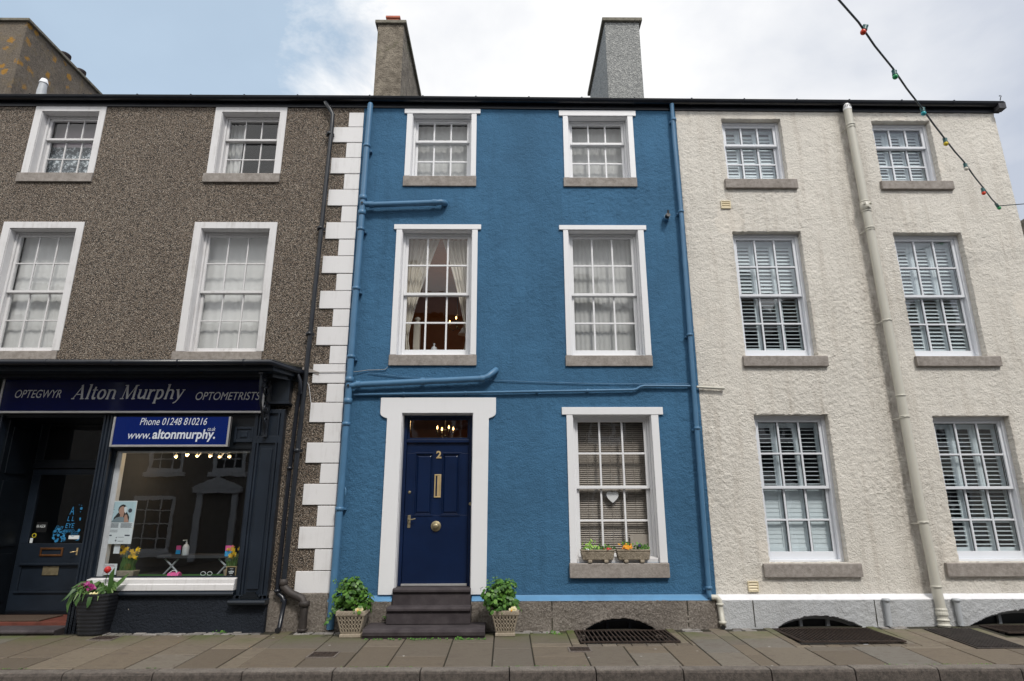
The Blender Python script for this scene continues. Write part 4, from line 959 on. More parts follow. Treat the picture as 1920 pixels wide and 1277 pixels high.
# lobby behind the door
m_ = MB(); m_.box(-7.3, -5.6, 3.4, 3.5, .1, 2.95); m_.box(-7.3, -7.2, RY+.09, 3.4, .1, 2.95); m_.box(-5.69, -5.62, RY+.09, 3.4, .1, 2.95); m_.box(-7.3, -5.6, RY+.09, 3.4, 2.9, 3.0); m_.box(-7.3, -5.6, RY+.09, 3.4, .0, .15); m_.build('lobby', 'room_dark', shp)
# floor, step
m_ = MB(); m_.box(-7.16, -5.6, -.0, RY, -.1, .165); m_.build('tiled_threshold', 'tile_red', shp, bevel=.004)
m_ = MB(); m_.prismx([(-.26, -.05), (-.27, .06), (-.295, .07), (-.30, .095), (-.28, .112), (-.003, .125), (-.003, -.05)], -9.0, -5.76); m_.build('step', 'slate', shp, bevel=.01)
# canopy with splayed end, mouldings and gutter
def canopy(front, z0, z1, xe, rise=0):
    f_ = front; pts = [(-9.2, 0), (-9.2, f_), (-3.20+xe, f_), (-2.99+xe*.4, 0)]
    m_ = MB(); m_.add([(x, y, z0) for x, y in pts]+[(x, y, z1+(rise if abs(y) < .001 else 0)) for x, y in pts], [(3, 2, 1, 0), (4, 5, 6, 7)]+[(i, (i+1) % 4, (i+1) % 4+4, i+4) for i in range(4)]); return m_
cz = 3.50
canopy(-.60, cz, cz+.055, .0, .06).build('canopy', 'shopdark', shp)
canopy(-.54, cz-.05, cz, -.03).build('canopy_moulding', 'shop', shp)
canopy(-.34, cz-.10, cz-.05, -.10).build('canopy_moulding', 'shopdark', shp)
canopy(-.585, cz+.056, cz+.095, .0, .05).build('lead_flashing', 'lead', shp)
m_ = MB(); pr_ = [(-9.2, -.635, cz+.045), (-3.22, -.635, cz+.045), (-2.97, -.02, cz+.03)]
for dz in (0,): m_.tube(pr_, .042, 12)
m_.tube([(-9.2, -.66, cz+.072), (-3.21, -.66, cz+.072), (-2.94, -.02, cz+.058)], .008, 6)
for x in (-8, -7.2, -6.3, -5.4, -4.5, -3.6): m_.tube([(x-.012, -.635, cz+.045), (x+.012, -.635, cz+.045)], .048, 12)
m_.build('canopy_gutter', 'gutter', shp)
m_ = MB(); m_.hexa([(-3.0, -.03, 3.58), (-2.75, -.03, 3.50), (-2.75, 0, 3.50), (-3.0, 0, 3.58)], [(-3.05, -.02, 3.64), (-2.75, -.02, 3.56), (-2.75, 0, 3.56), (-3.05, 0, 3.64)]); m_.build('mortar_fillet', 'sill', shp)
# scrolled iron bracket
def bracket(X):
    m_ = MB(); T = .014
    m_.box(X-.03, X+.03, FY-.035, FY-.0, 2.60, 3.42); m_.box(X-.03, X+.03, -.52, FY-.03, 3.41, 3.435)
    def sc(c, r0, r1, a0, a1, w=.014):
        p = []
        for k in range(22):
            t = k/21; a = a0+(a1-a0)*t; r = r0+(r1-r0)*t; p.append((X, c[0]+r*math.cos(a), c[1]+r*math.sin(a)))
        m_.tube(p, w, 6)
    p = [(X, -.50, 3.40), (X, -.49, 3.22), (X, -.42, 3.02), (X, -.30, 2.85), (X, -.19, 2.74), (X, -.15, 2.62)]; m_.tube(p, .017, 6)
    sc((-.26, 3.24), .15, .03, 0, 9); sc((-.22, 2.98), .10, .02, 2, -7); sc((-.38, 3.30), .09, .02, 1, 9); sc((-.19, 2.80), .05, .012, 0, 7)
    m_.box(X-.028, X+.028, FY-.05, FY-.0, 2.58, 2.72)
    m_.build('bracket', 'iron', shp)
bracket(-3.40); bracket(-7.6)

# ------------------------------------------------------------------ fascia sign and hanging board
SY = -.17
sgn = thing('fascia_sign', (-5.4, SY, 2.9), 'long navy shop sign with silver lettering between the canopy and the display window', 'sign')
x0, z1 = P(9, 706, SY); _, z0 = P(0, 774, SY); x1 = P(493, 777, SY)[0]
m_ = MB(); m_.box(x0, x1, SY, -.075, z0, z1); m_.build('panel', 'navysign', sgn)
m_ = MB(); ring(m_, x0-.0, x1, z0-.005, z1+.005, .028, SY-.014, SY+.05); m_.build('frame', 'alu', sgn, bevel=.003)
m_ = MB(); 
def tx(m__, txt, a, b, Y, sh=.25, bold=0): p = P(*a, Y); q = P(*b, Y); letters(m__, txt, p[0], q[0], p[1], q[1], Y, sh, bold)
LY = SY-.004
tx(m_, 'OPTEGWYR', (27, 746), (116, 731), LY); m_.build('lettering', 'letter', sgn); m_ = MB(); tx(m_, 'OPTOMETRISTS', (366, 750), (489, 735), LY); m_.build('lettering', 'letter', sgn); m_ = MB()
# bold italic serif lettering, drawn with strokes
def stroke_letters(m__, txt, xa, xb, zb, zt, Y):
    TK, TN = .062, .024
    def arc(cx, cz, rx, rz, a0, a1, n=10): return [(cx+rx*math.cos(a0+(a1-a0)*k/n), cz+rz*math.sin(a0+(a1-a0)*k/n)) for k in range(n+1)]
    pi = math.pi; s = {}
    serif = lambda x, z, w=.085: ([(x-w, z), (x+w, z)], TN, 'h')
    s['A'] = (.74, [([(.06, .02), (.40, .72)], TN, 0), ([(.36, .72), (.58, .02)], TK, 0), ([(.17, .24), (.5, .24)], TN, 'h'), serif(.05, .015), serif(.59, .015, .10)])
    s['l'] = (.32, [([(.15, .02), (.15, .76)], TK, 0), ([(.04, .75), (.15, .75)], TN, 'h'), serif(.15, .015, .10)])
    s['t'] = (.36, [([(.14, .62), (.14, .12), (.18, .03), (.30, .04)], TK*.9, 0), ([(.02, .47), (.30, .47)], TN, 'h')])
    s['o'] = (.56, [(arc(.27, .245, .19, .235, 0, 2*pi, 20), 'v', 0)])
    s['n'] = (.62, [([(.13, .0), (.13, .48)], TK, 0), (arc(.30, .33, .17, .15, pi*.9, 0, 8)+[(.47, .02)], 'v', 0), ([(.03, .48), (.13, .48)], TN, 'h'), serif(.12, .015), serif(.50, .015)])
    s['M'] = (.92, [([(.10, .0), (.16, .72)], TN, 0), ([(.18, .71), (.40, .03)], TK, 0), ([(.40, .03), (.72, .71)], TN, 0), ([(.72, .71), (.76, .0)], TK, 0), serif(.09, .015, .10), serif(.77, .015, .10), ([(.05, .71), (.2, .71)], TN, 'h'), ([(.70, .71), (.86, .71)], TN, 'h')])
    s['u'] = (.62, [([(.13, .48), (.13, .16), (.18, .05), (.28, .03), (.40, .10), (.46, .18)], 'v', 0), ([(.48, .48), (.48, .02)], TK, 0), ([(.03, .48), (.13, .48)], TN, 'h'), ([(.38, .48), (.48, .48)], TN, 'h'), ([(.48, .02), (.58, .02)], TN, 'h')])
    s['r'] = (.44, [([(.13, .0), (.13, .48)], TK, 0), ([(.14, .32), (.22, .43), (.30, .47), (.38, .44)], TK*.7, 0), ([(.03, .48), (.13, .48)], TN, 'h'), serif(.13, .015)])
    s['p'] = (.60, [([(.13, -.22), (.13, .48)], TK, 0), (arc(.28, .245, .19, .235, pi*.8, -pi*.8, 16), 'v', 0), ([(.03, .48), (.13, .48)], TN, 'h'), serif(.13, -.215)])
    s['h'] = (.62, [([(.13, .0), (.13, .76)], TK, 0), (arc(.30, .33, .17, .15, pi*.9, 0, 8)+[(.47, .02)], 'v', 0), ([(.03, .75), (.13, .75)], TN, 'h'), serif(.12, .015), serif(.50, .015)])
    s['y'] = (.54, [([(.10, .48), (.28, .04)], TK, 0), ([(.48, .48), (.28, .0), (.16, -.17), (.05, -.21)], TN*1.4, 0), ([(.0, .48), (.18, .48)], TN, 'h'), ([(.38, .48), (.54, .48)], TN, 'h')])
    s[' '] = (.30, [])
    tot = sum(s[c][0] for c in txt); sx = (xb-xa)/tot; sz = (zt-zb)/(.76+.22); cx = 0; lay = 0
    for c in txt:
        wd, sts = s[c]
        for pts, w, mode in sts:
            for i in range(len(pts)-1):
                (ax, az), (bx, bz) = pts[i], pts[i+1]; d = math.hypot(bx-ax, bz-az); ux, uz = (bx-ax)/d, (bz-az)/d
                ww = (TN+(TK-TN)*abs(uz)) if w == 'v' else w
                px, pz = (-uz*ww, ux*ww); e = ww*.35; lay += 1; yy = Y-.00003*lay
                q = [(ax-ux*e+px, az-uz*e+pz), (bx+ux*e+px, bz+uz*e+pz), (bx+ux*e-px, bz+uz*e-pz), (ax-ux*e-px, az-uz*e-pz)]
                m__.add([(xa+sx*(cx+x+.22*z), yy, zb+sz*(z+.22)) for x, z in q], [(0, 1, 2, 3)])
        cx += wd
a = P(133, 756, LY); b = P(346, 721, LY); stroke_letters(m_, 'Alton Murphy', a[0], b[0], a[1]-.0, b[1], LY)
m_.build('lettering', 'letter', sgn)
HY = -.215
brd = thing('phone_number_board', (-4.65, HY, 2.45), 'royal blue framed board with phone number and web address below the long navy sign', 'sign')
x0, z0 = P(205, 838, HY); x1, z1 = P(434, 781, HY)
m_ = MB(); m_.box(x0, x1, HY, HY+.02, z0, z1-.004); m_.build('panel', 'signblue', brd)
m_ = MB(); m_.box(x0, x0+.028, HY-.012, HY+.04, z0, z1-.004); m_.box(x1-.028, x1, HY-.012, HY+.04, z0, z1-.004); m_.box(x0+.028, x1-.028, HY-.011, HY+.04, z0, z0+.028); m_.build('frame', 'alu', brd, bevel=.003)
for x in (x0+.3, x1-.3): 
    m_ = MB(); m_.box(x-.02, x+.02, HY+.02, -.066, z0+.1, z1-.08); m_.build('fixing', 'shopdark', brd)
m_ = MB(); Y = HY-.004
tx(m_, 'Phone 01248 810216', (262, 797), (389, 783.5), Y, .22); m_.build('lettering', 'letter_blue', brd); m_ = MB(); tx(m_, 'www.', (239, 823), (283, 813), Y, .22)
tx(m_, 'altonmurphy.', (284, 828.5), (405, 805), Y-.0002, .1, .022); m_.build('lettering', 'letter_blue', brd); m_ = MB(); tx(m_, 'co.uk', (389, 808), (404.5, 800.5), Y-.0012, .15); m_.build('lettering', 'letter_blue', brd)

# ------------------------------------------------------------------ things in the shop window
def ptd(px, py, Y): X, Z = P(px, py, Y); return X, Y, Z
pos = thing('eye_test_poster', (-5.25, .015, 1.3), 'white poster with a photo of a person covering one eye, hung inside the display window', 'poster')
Yp = .02
a, b = P(193, 1020, Yp), P(257, 939, Yp); ax, az, bx, bz = a[0]+.03, a[1], b[0]-.0, b[1]
ax, bx = P(192, 1020, Yp)[0], P(245, 1020, Yp)[0]
m_ = MB(); m_.box(ax, bx, Yp, Yp+.006, az, bz); m_.build('sheet', 'paper', pos)
wd, hg = bx-ax, bz-az; U_ = lambda u, v: (ax+u*wd, az+v*hg)
def quad(m__, u0, u1, v0, v1, y): p, q = U_(u0, v0), U_(u1, v1); m__.add([(p[0], y, p[1]), (q[0], y, p[1]), (q[0], y, q[1]), (p[0], y, q[1])], [(0, 1, 2, 3)])
def poly(m__, pts, y): m__.add([(U_(u, v)[0], y, U_(u, v)[1]) for u, v in pts], [tuple(range(len(pts)))])
def ell(m__, cu, cv, ru, rv, y, n=16): poly(m__, [(cu+ru*math.cos(6.283*k/n), cv+rv*math.sin(6.283*k/n)) for k in range(n)], y)
m_ = MB(); quad(m_, .02, .98, .5, .98, Yp-.001); pic = m_.build('picture', 'pcyan', pos)
m_ = MB(); ell(m_, .52, .80, .15, .115, Yp-.002); poly(m_, [(.25, .60), (.38, .72), (.52, .74), (.70, .73), (.80, .62), (.8, .5), (.25, .5)], Yp-.0022); m_.build('printed_hair', 'hair', pic)
m_ = MB(); ell(m_, .51, .77, .115, .10, Yp-.003); poly(m_, [(.46, .60), (.58, .60), (.60, .70), (.47, .70)], Yp-.0031); poly(m_, [(.64, .5), (.82, .5), (.76, .58), (.72, .67), (.64, .68), (.62, .62)], Yp-.0045); m_.build('printed_face', 'skin', pic)
m_ = MB(); poly(m_, [(.16, .5), (.66, .5), (.66, .60), (.55, .625), (.45, .625), (.32, .60)], Yp-.0038); m_.build('printed_shirt', 'shirt', pic)
m_ = MB(); poly(m_, [(.60, .74), (.66, .70), (.70, .83), (.62, .87), (.57, .84)], Yp-.0042); m_.build('printed_occluder', 'paper', pic)
m_ = MB()
for r in range(5):
    quad(m_, .06, .46, .462-.022*r, .472-.022*r, Yp-.001); quad(m_, .54, .94-.02*(r % 2), .462-.022*r, .472-.022*r, Yp-.001)
for r in range(3): quad(m_, .04, .46, .315-.022*r, .321-.022*r, Yp-.001)
quad(m_, .12, .28, .18, .21, Yp-.001); quad(m_, .74, .92, .18, .21, Yp-.001)
poly(m_, [(.42, .14), (.50, .17), (.46, .13)], Yp-.001); quad(m_, .42, .48, .07, .085, Yp-.001); quad(m_, .442, .458, .05, .105, Yp-.0012)
for r in range(2): quad(m_, .52, .72, .15-.09*r, .158-.09*r, Yp-.001)
for t_, v in (('U K', .92), ('P E C', .875), ('B F N L', .835)): p = U_(.06, v); q = U_(.22, v+.03); letters(m_, t_, p[0], q[0], p[1], q[1], Yp-.002)
ell(m_, .80, .77, .07, .05, Yp-.0025); quad(m_, .06, .24, .79, .80, Yp-.002); m_.build('printed_text', 'ink', pos)
m_ = MB(); quad(m_, .06, .22, .725, .735, Yp-.002); m_.build('printed_line', 'redink', pos)
def card(name, px0, py0, px1, py1, Y, mat, label, lines=None, lean=.0, stand=None):
    a, b = P(px0, py1, Y), P(px1, py0, Y); r = thing(name, (a[0], Y, a[1]), label, 'card')
    m_ = MB(); m_.hexa([(a[0], Y, a[1]), (b[0], Y, a[1]), (b[0], Y+.006, a[1]), (a[0], Y+.006, a[1])], [(a[0], Y+lean, b[1]), (b[0], Y+lean, b[1]), (b[0], Y+.006+lean, b[1]), (a[0], Y+.006+lean, b[1])]); m_.build('sheet', mat, r)
    if lines:
        m_ = MB()
        for u0, u1, v0, v1 in lines[1]: 
            X0, X1 = a[0]+(b[0]-a[0])*u0, a[0]+(b[0]-a[0])*u1; Z0, Z1 = a[1]+(b[1]-a[1])*v0, a[1]+(b[1]-a[1])*v1; y0 = Y+lean*v0-.001; y1 = Y+lean*v1-.001
            m_.add([(X0, y0, Z0), (X1, y0, Z0), (X1, y1, Z1), (X0, y1, Z1)], [(0, 1, 2, 3)])
        m_.build('print', lines[0], r)
    return r
card('notice', 182, 1057, 220, 1078, .03, 'paper', 'small white notice with pink lines leaning in the left corner of the display window', ('redink', [(.15, .85, .85, .89), (.1, .9, .74, .76), (.25, .7, .64, .66), (.2, .75, .44, .48), (.08, .92, .33, .35), (.1, .9, .24, .26), (.3, .7, .14, .16)]))
card('paper_sheet', 212, 1020, 226, 1038, .05, 'paper', 'plain white slip of paper hanging below the poster')
card('leaflet', 421, 1023, 438, 1043, .22, 'pink', 'pink and blue leaflet standing above the right daffodils', ('bluecard', [(0, 1, 0, .5)]))
card('leaflet', 329, 1023, 340, 1039, .9, 'pink', 'pink and blue leaflet standing in the middle beside the white bottle', ('bluecard', [(0, 1, 0, .5)]))
r = card('framed_card', 424, 1063, 443, 1083, .12, 'black', 'black card with white lettering in a gold frame at the right end of the window', ('paper', [(.3, .7, .82, .86), (.38, .62, .66, .70), (.2, .8, .5, .60), (.3, .7, .36, .46), (.42, .58, .12, .22)]))
a, b = P(424, 1083, .12), P(443, 1063, .12); m_ = MB(); ring(m_, a[0]-.01, b[0]+.01, a[1]-.0, b[1]+.01, .011, .108, .13); m_.build('frame', 'brass', r)
def daff(px, py, Y, w, n, seed, label):
    rn = random.Random(seed); X, Z = P(px, py, Y); Z = .686; r = thing('daffodil_pot', (X, Y, Z), label, 'potted flowers', 'pots of daffodils in the shop window')
    m_ = MB(); h = .11; m_.hexa([(X-w*.42, Y-.05, Z), (X+w*.42, Y-.05, Z), (X+w*.42, Y+.07, Z), (X-w*.42, Y+.07, Z)], [(X-w/2, Y-.07, Z+h), (X+w/2, Y-.07, Z+h), (X+w/2, Y+.09, Z+h), (X-w/2, Y+.09, Z+h)]); m_.build('pot', 'concrete', r, bevel=.006)
    st_ = MB(); fl_ = MB()
    for k in range(n):
        fx = X+rn.uniform(-.6, .6)*w; fy = Y+rn.uniform(-.06, .06); fz = Z+h+rn.uniform(.17, .30); bx = X+(fx-X)*.4
        st_.tube([(bx, Y, Z+h), ((bx+fx)/2, fy, (Z+h+fz)/2), (fx, fy, fz)], .004, 5)
        for p in range(6):
            a_ = p*1.047+rn.random(); st = .028; dx, dz = math.cos(a_), math.sin(a_)
            fl_.add([(fx, fy-.01, fz), (fx+dx*st*.6-dz*.012, fy-.014, fz+dz*st*.6+dx*.012), (fx+dx*st*1.3, fy-.008, fz+dz*st*1.3), (fx+dx*st*.6+dz*.012, fy-.014, fz+dz*st*.6-dx*.012)], [(0, 1, 2, 3)])
        fl_.lathe((fx, fy-.01, fz), [(.008, 0), (.012, .02), (.016, .026)], 7, 'y')
    for k in range(n*3): bx = X+rn.uniform(-.4, .4)*w; st_.blade([(bx, Y+rn.uniform(-.04, .04), Z+h-.01), (bx+rn.uniform(-.02, .02), Y, Z+h+.1), (bx+rn.uniform(-.06, .06), Y, Z+h+rn.uniform(.13, .24))], .006)
    st_.build('stems', 'leaf_tulip', r); fl_.build('flowers', 'yellow', r)
daff(238, 1080, .09, .24, 15, 1, 'pot of yellow daffodils beside the poster at the left of the display window'); daff(432, 1080, .20, .16, 12, 2, 'pot of yellow daffodils behind the black card at the right of the display window')
X, Z = P(327, 1078, .2); t_ = thing('glasses_case', (X, .2, .686), 'bright pink glasses case lying on the display shelf', 'case'); m_ = MB(); m_.prismx([(.14, .686), (.13, .72), (.15, .755), (.2, .765), (.25, .74), (.26, .686)], X-.075, X+.08); m_.build('shell', 'pink', t_, bevel=.01)
m_ = MB(); m_.tube([(X-.05, .15, .755), (X-.02, .17, .785), (X+.03, .17, .785), (X+.05, .15, .755)], .006, 6); m_.build('glasses', 'paper', t_)
X, Z = P(389, 1076, .2); t_ = thing('spectacles', (X, .2, .686), 'pale framed spectacles lying on a green case on the shelf', 'spectacles')
m_ = MB(); m_.box(X-.12, X+.12, .17, .26, .686, .715); m_.build('tray', 'leaf_dark', t_, bevel=.01); m_ = MB()
for s_x in (-.045, .045): m_.tube([(X+s_x+.035*math.cos(k*.628), .165, .745+.025*math.sin(k*.628)) for k in range(11)], .004, 6)
m_.build('frame', 'paper', t_)
X, Z = P(347, 1040, .9); t_ = thing('sanitiser_bottle', (X, .9, .66), 'clear white pump bottle standing in the middle of the shop behind the glass', 'bottle'); m_ = MB(); zb = P(347, 1041, .9)[1]
m_.lathe((X, .9, zb), [(.045, 0), (.048, .01), (.048, .12), (.03, .15), (.015, .16), (.015, .19)], 14); m_.build('bottle', 'upvc', t_); m_ = MB(); m_.tube([(X, .9, zb+.18), (X, .9, zb+.215), (X-.05, .88, zb+.21)], .008, 6); m_.build('pump', 'upvc', t_)
t_ = thing('counter', (-4.2, 1.0, .66), 'dark counter with pale legs standing behind the bottle inside the shop', 'counter'); m_ = MB(); m_.box(-5.2, -3.7, .85, 1.35, zb-.04, zb); m_.build('worktop', 'room_dark', t_); m_ = MB()
for dx in (-.8, .0): m_.tube([(-4.3+dx, .9, .66), (-4.1+dx, .9, zb-.05)], .015, 6); m_.tube([(-4.05+dx, .9, .66), (-4.3+dx, .9, zb-.05)], .015, 6)
m_.build('legs', 'grey_pipe', t_)
# ceiling spotlights
zr_ = P(380, 848, .75)[1]
for i, (px, py, lean) in enumerate(((332, 857, .05), (353, 854, .02), (372, 855.5, -.04), (396, 856, -.01), (414, 857, -.04), (432, 857, .04))):
    X, Z = P(px, py, .75)
    wl = ['leftmost', 'second from left', 'third from left', 'fourth from left', 'fifth from left', 'rightmost'][i]
    t_ = thing('spotlight', (X, .75, 2.6), wl+' of the six lit spotlights on the shop ceiling', 'spotlight', 'spotlights on the shop ceiling')
    m_ = MB(); m_.tube([(X-lean, .75, 2.6), (X-lean, .75, Z+.05)], .008, 6); m_.tube([(X-lean, .75, Z+.06), (X, .72, Z+.01)], [.012, .028], 10); m_.build('lamp_body', 'alu', t_)
    m_ = MB(); m_.ball((X+lean*.1, .71, Z), .019, 10); m_.build('bulb', 'lamp', t_)
    l_ = bpy.data.lights.new('lamp_light', 'POINT'); l_.energy = 2.2; l_.color = (1, .75, .45); l_.shadow_soft_size = .03; lo = bpy.data.objects.new('lamp_light', l_); lo.location = (0, -.03, Z-2.6-.06); COL.objects.link(lo); lo.parent = t_

# ================================================================== pipes on the walls
def collar(m_, x, y, z, r, h=.05): m_.lathe((x, y, z-h/2), [(r, 0), (r+.012, .004), (r+.012, h-.004), (r, h)], 18)
# black downpipe of the grey house with swan neck and shoe
def W3(px, py, Y): X, Z = P(px, py, Y); return (X, Y, Z)
t_ = thing('black_drainpipe', (-2.9, -.08, 0), 'tall black cast iron drainpipe running from the gutter down beside the white quoins', 'drainpipe')
y = -.085
m_ = MB(); m_.tube([(P(609, 184, y)[0], y, EAVE+.02), W3(610, 192, y), W3(619, 205, y-.0), W3(624, 215, y), W3(622, 240, y), W3(603, 425, y), W3(582, 625, y), W3(559, 840, y), W3(532, 1092, y)], .033, 14)
m_.build('pipe', 'iron', t_)
m_ = MB()
for p in ((618, 251), (601, 428), (580, 626), (557, 845)):
    m_.mark(); q = W3(p[0], p[1], y); collar(m_, q[0], q[1], q[2], .034, .055); m_.box(q[0]-.065, q[0]+.065, y+.02, y+.05, q[2]-.02, q[2]+.02)
m_.build_parts('bracket', 'iron', t_)
m_ = MB(); p0 = W3(532, 1092, y); m_.tube([p0, W3(531, 1099, y), W3(546, 1113, y-.02), W3(566, 1122, y-.04), W3(571, 1134, y-.05), W3(567, 1183, y-.05)], [.038, .05, .05, .052, .05, .050], 16); collar(m_, p0[0], y, p0[2], .042, .09); q = W3(571, 1132, y-.05); collar(m_, q[0], q[1], q[2], .055, .07); q = W3(567, 1181, y-.05); collar(m_, q[0], q[1], q[2], .055, .03)
m_.build('cast_bend', 'rust_iron', t_)
t_ = thing('thin_black_drainpipe', (-3.03, -.08, 0), 'thinner black plastic downpipe beside the pilaster ending in an open shoe', 'drainpipe')
m_ = MB(); y = -.08
m_.tube([(-3.03, -.12, 3.50), W3(563, 715, -.12), W3(563, 733, -.12), W3(561, 742, -.09), W3(558, 755, y), W3(544, 870, y), W3(522, 1080, y), W3(520, 1108, y), W3(521, 1113, y), W3(530, 1120, y-.02), W3(533, 1130, y-.03), W3(524, 1176, y-.03), W3(521, 1182, y-.08)], .029, 14)
m_.build('pipe', 'gutter', t_); m_ = MB()
for p in ((563, 738), (543, 878), (520, 1108), (532, 1126)): m_.mark(); q = W3(p[0], p[1], y-.01); collar(m_, q[0], q[1], q[2], .030, .04)
q = W3(521.5, 1181.5, y-.08); m_.mark(); m_.lathe((q[0], q[1]-.012, q[2]+.0), [(.034, .0), (.034, .02)], 14, 'y'); m_.build_parts('collar', 'gutter', t_)
m_ = MB(); m_.lathe((q[0], q[1]-.034, q[2]), [(.025, 0), (.025, .002)], 12, 'y'); m_.build('outlet', 'black', t_)
# blue soil pipe, left
t_ = thing('blue_soil_pipe', (-2.25, -.09, 0), 'fat light blue soil pipe down the left edge of the blue wall with two branches', 'drainpipe')
y = -.10; r = .048
m_ = MB(); A_ = [W3(694.5, 197, y), W3(686, 300, y), W3(676, 440, y), W3(664, 590, y), W3(653, 745, y), W3(641, 900, y), W3(626, 1090, y), W3(621, 1150, y), W3(619, 1180, y)]
A_ = [(a[0], a[1], a[2]) for a in A_]; m_.tube(A_, r, 18); m_.build('pipe', 'blue_pipe', t_); m_ = MB()
def atz(z): 
    for a, b in zip(A_[:-1], A_[1:]):
        if b[2] <= z <= a[2]: k = (z-b[2])/(a[2]-b[2]); return b[0]+(a[0]-b[0])*k
    return A_[-1][0]
for py in (274, 371, 399, 430, 541, 669, 712, 752, 795, 954):
    m_.mark(); z = P(660, py, y)[1]; collar(m_, atz(z), y, z, r, .05 if py not in (371, 399, 712, 752) else .08)
for py in (281, 433, 547, 673, 954): m_.mark(); z = P(660, py, y)[1]; m_.box(atz(z)-.02, atz(z)+.075, -.07, -.0, z-.012, z+.012)
m_.build_parts('collar', 'blue_pipe', t_)
m_ = MB(); z = P(684, 383, y)[1]; x = atz(z); m_.tube([(x, y, z), (x+.1, y, z), W3(700, 384, y), W3(815, 380, y), W3(827, 379, y), W3(833, 380, y+.02), W3(835, 382, 0)], r*.96, 16); q = W3(816, 380, y)
for px, py in ((697, 384), (815, 380)): q = W3(px, py, y); m_.tube([(q[0]-.03, q[1], q[2]), (q[0]+.03, q[1], q[2])], r+.008, 16)
m_.lathe((x, y-r+.01, z-.0), [(.028, 0), (.028, .02), (.022, .022)], 12, 'y'); m_.build('branch', 'blue_pipe', t_)
m_ = MB(); z = P(657, 724, y)[1]; x = atz(z); m_.tube([(x, y, z), (x+.08, y, z+.01), W3(675, 721, y), W3(905, 710, y), W3(915, 706, y), W3(926, 697, y+.03), W3(930, 694, 0)], r*.96, 16)
for px, py in ((672, 721), (793, 715.5), (905, 710)): q = W3(px, py, y); m_.tube([(q[0]-.03, q[1], q[2]-.001), (q[0]+.03, q[1], q[2]+.001)], r+.008, 16)
m_.lathe((x, y-r+.01, z), [(.028, 0), (.028, .02), (.022, .022)], 12, 'y'); m_.build('branch', 'blue_pipe', t_)
m_ = MB()
for py in (383, 724): m_.mark(); z = P(660, py, y)[1]; m_.lathe((atz(z), y-r-.012, z), [(.018, 0), (.018, .003)], 12, 'y')
m_.build_parts('rodding_hole', 'black', t_)
m_ = MB(); z = P(646, 925, y)[1]; m_.tube([(atz(z)+.05, y, z+.08), (atz(z)+.07, y-.02, z+.05), (atz(z)+.07, y-.02, z-.04), (atz(z)+.05, y, z-.06)], .008, 6); m_.build('cleat', 'blue_pipe', t_)
m_ = MB(); q = A_[0]; m_.lathe((q[0], q[1], q[2]-.02), [(r*.8, 0), (r*.8, .05), (r*.5, .06)], 14); m_.build('vent_cap', 'blue_pipe', t_)
# thin overflow pipe over the door
t_ = thing('overflow_pipe', (0, -.05, 3.3), 'thin blue waste pipe running level across the wall above the door and lower window', 'pipe')
y = -.045; m_ = MB(); m_.tube([W3(664, 740, y), W3(1188, 731, y), W3(1194, 729.5, y), W3(1201, 725, y), W3(1208, 723.5, y), W3(1304, 724, y)], .019, 10)
for px in (757, 873, 1007, 1102): q = W3(px, 740-(px-664)*9/524, y); m_.tube([(q[0]-.015, y, q[2]), (q[0]+.015, y, q[2])], .026, 10); m_.box(q[0]-.01, q[0]+.01, -.03, 0, q[2]-.03, q[2]+.01)
m_.build('pipe', 'blue_pipe', t_); m_ = MB(); m_.tube([W3(1306, 725.5, y), W3(1354, 728, y)], .019, 10); q = W3(1354, 728, y); m_.tube([(q[0]-.01, y, q[2]), (q[0]+.03, y, q[2])], .023, 10); m_.build('cream_end', 'cream_pipe', t_)
# blue downpipe, right
t_ = thing('blue_drainpipe', (2.8, -.07, 0), 'slim blue downpipe on the party line between the blue and cream houses', 'drainpipe')
y = -.075; m_ = MB(); B_ = [(2.775, -.085, EAVE+.03), (2.775, y, EAVE-.05)]+[W3(*p, y) for p in ((1264, 260), (1277, 400), (1292, 610), (1306, 800), (1318, 960), (1328, 1090), (1329, 1112))]+[W3(1331, 1118, y-.01), W3(1336, 1121, y-.02)]
m_.tube(B_, .034, 16); m_.build('pipe', 'blue_pipe', t_); m_ = MB()
for i, p in enumerate(((1263, 225), (1277, 397), (1293, 628), (1307, 803), (1329, 1102))): m_.mark(); q = W3(*p, y); collar(m_, q[0], y, q[2], .034, .04); m_.box(q[0]-.06, q[0]+.02, -.06, 0, q[2]-.035, q[2]-.01)
m_.build_parts('collar', 'blue_pipe', t_)
m_ = MB(); m_.tube([W3(1334, 1120, y-.02), W3(1344, 1120, y-.035), W3(1349, 1126, y-.04), W3(1350, 1136, y-.04), W3(1356, 1172, y-.04), W3(1356.5, 1175, y-.06)], .036, 16); q = W3(1350, 1133, y-.04); collar(m_, q[0], q[1], q[2], .037, .03); q = W3(1355, 1167, y-.04); collar(m_, q[0], q[1], q[2], .037, .035); m_.build('white_shoe', 'cream_pipe', t_)
q = W3(1357, 1177, y-.10); m_ = MB(); m_.lathe((q[0], y-.078, q[2]+.0), [(.028, 0), (.028, .003)], 14, 'y'); m_.build('outlet', 'black', t_)
t_ = thing('flue_stub', (2.55, -.08, 6.07), 'short blue and black overflow stub jutting from the blue wall near the right downpipe', 'pipe')
m_ = MB(); q = W3(1248, 411, 0); m_.tube([(q[0], .02, q[2]), (q[0]+.0, -.09, q[2]+.0)], .05, 14); m_.build('sleeve', 'blue_pipe', t_); m_ = MB(); m_.tube([(q[0], -.08, q[2]), (q[0]+.01, -.14, q[2]+.01)], .036, 12); m_.tube([(q[0]+.01, -.12, q[2]), (q[0]+.015, -.125, q[2]+.09)], .018, 8); m_.build('spigot', 'black', t_)
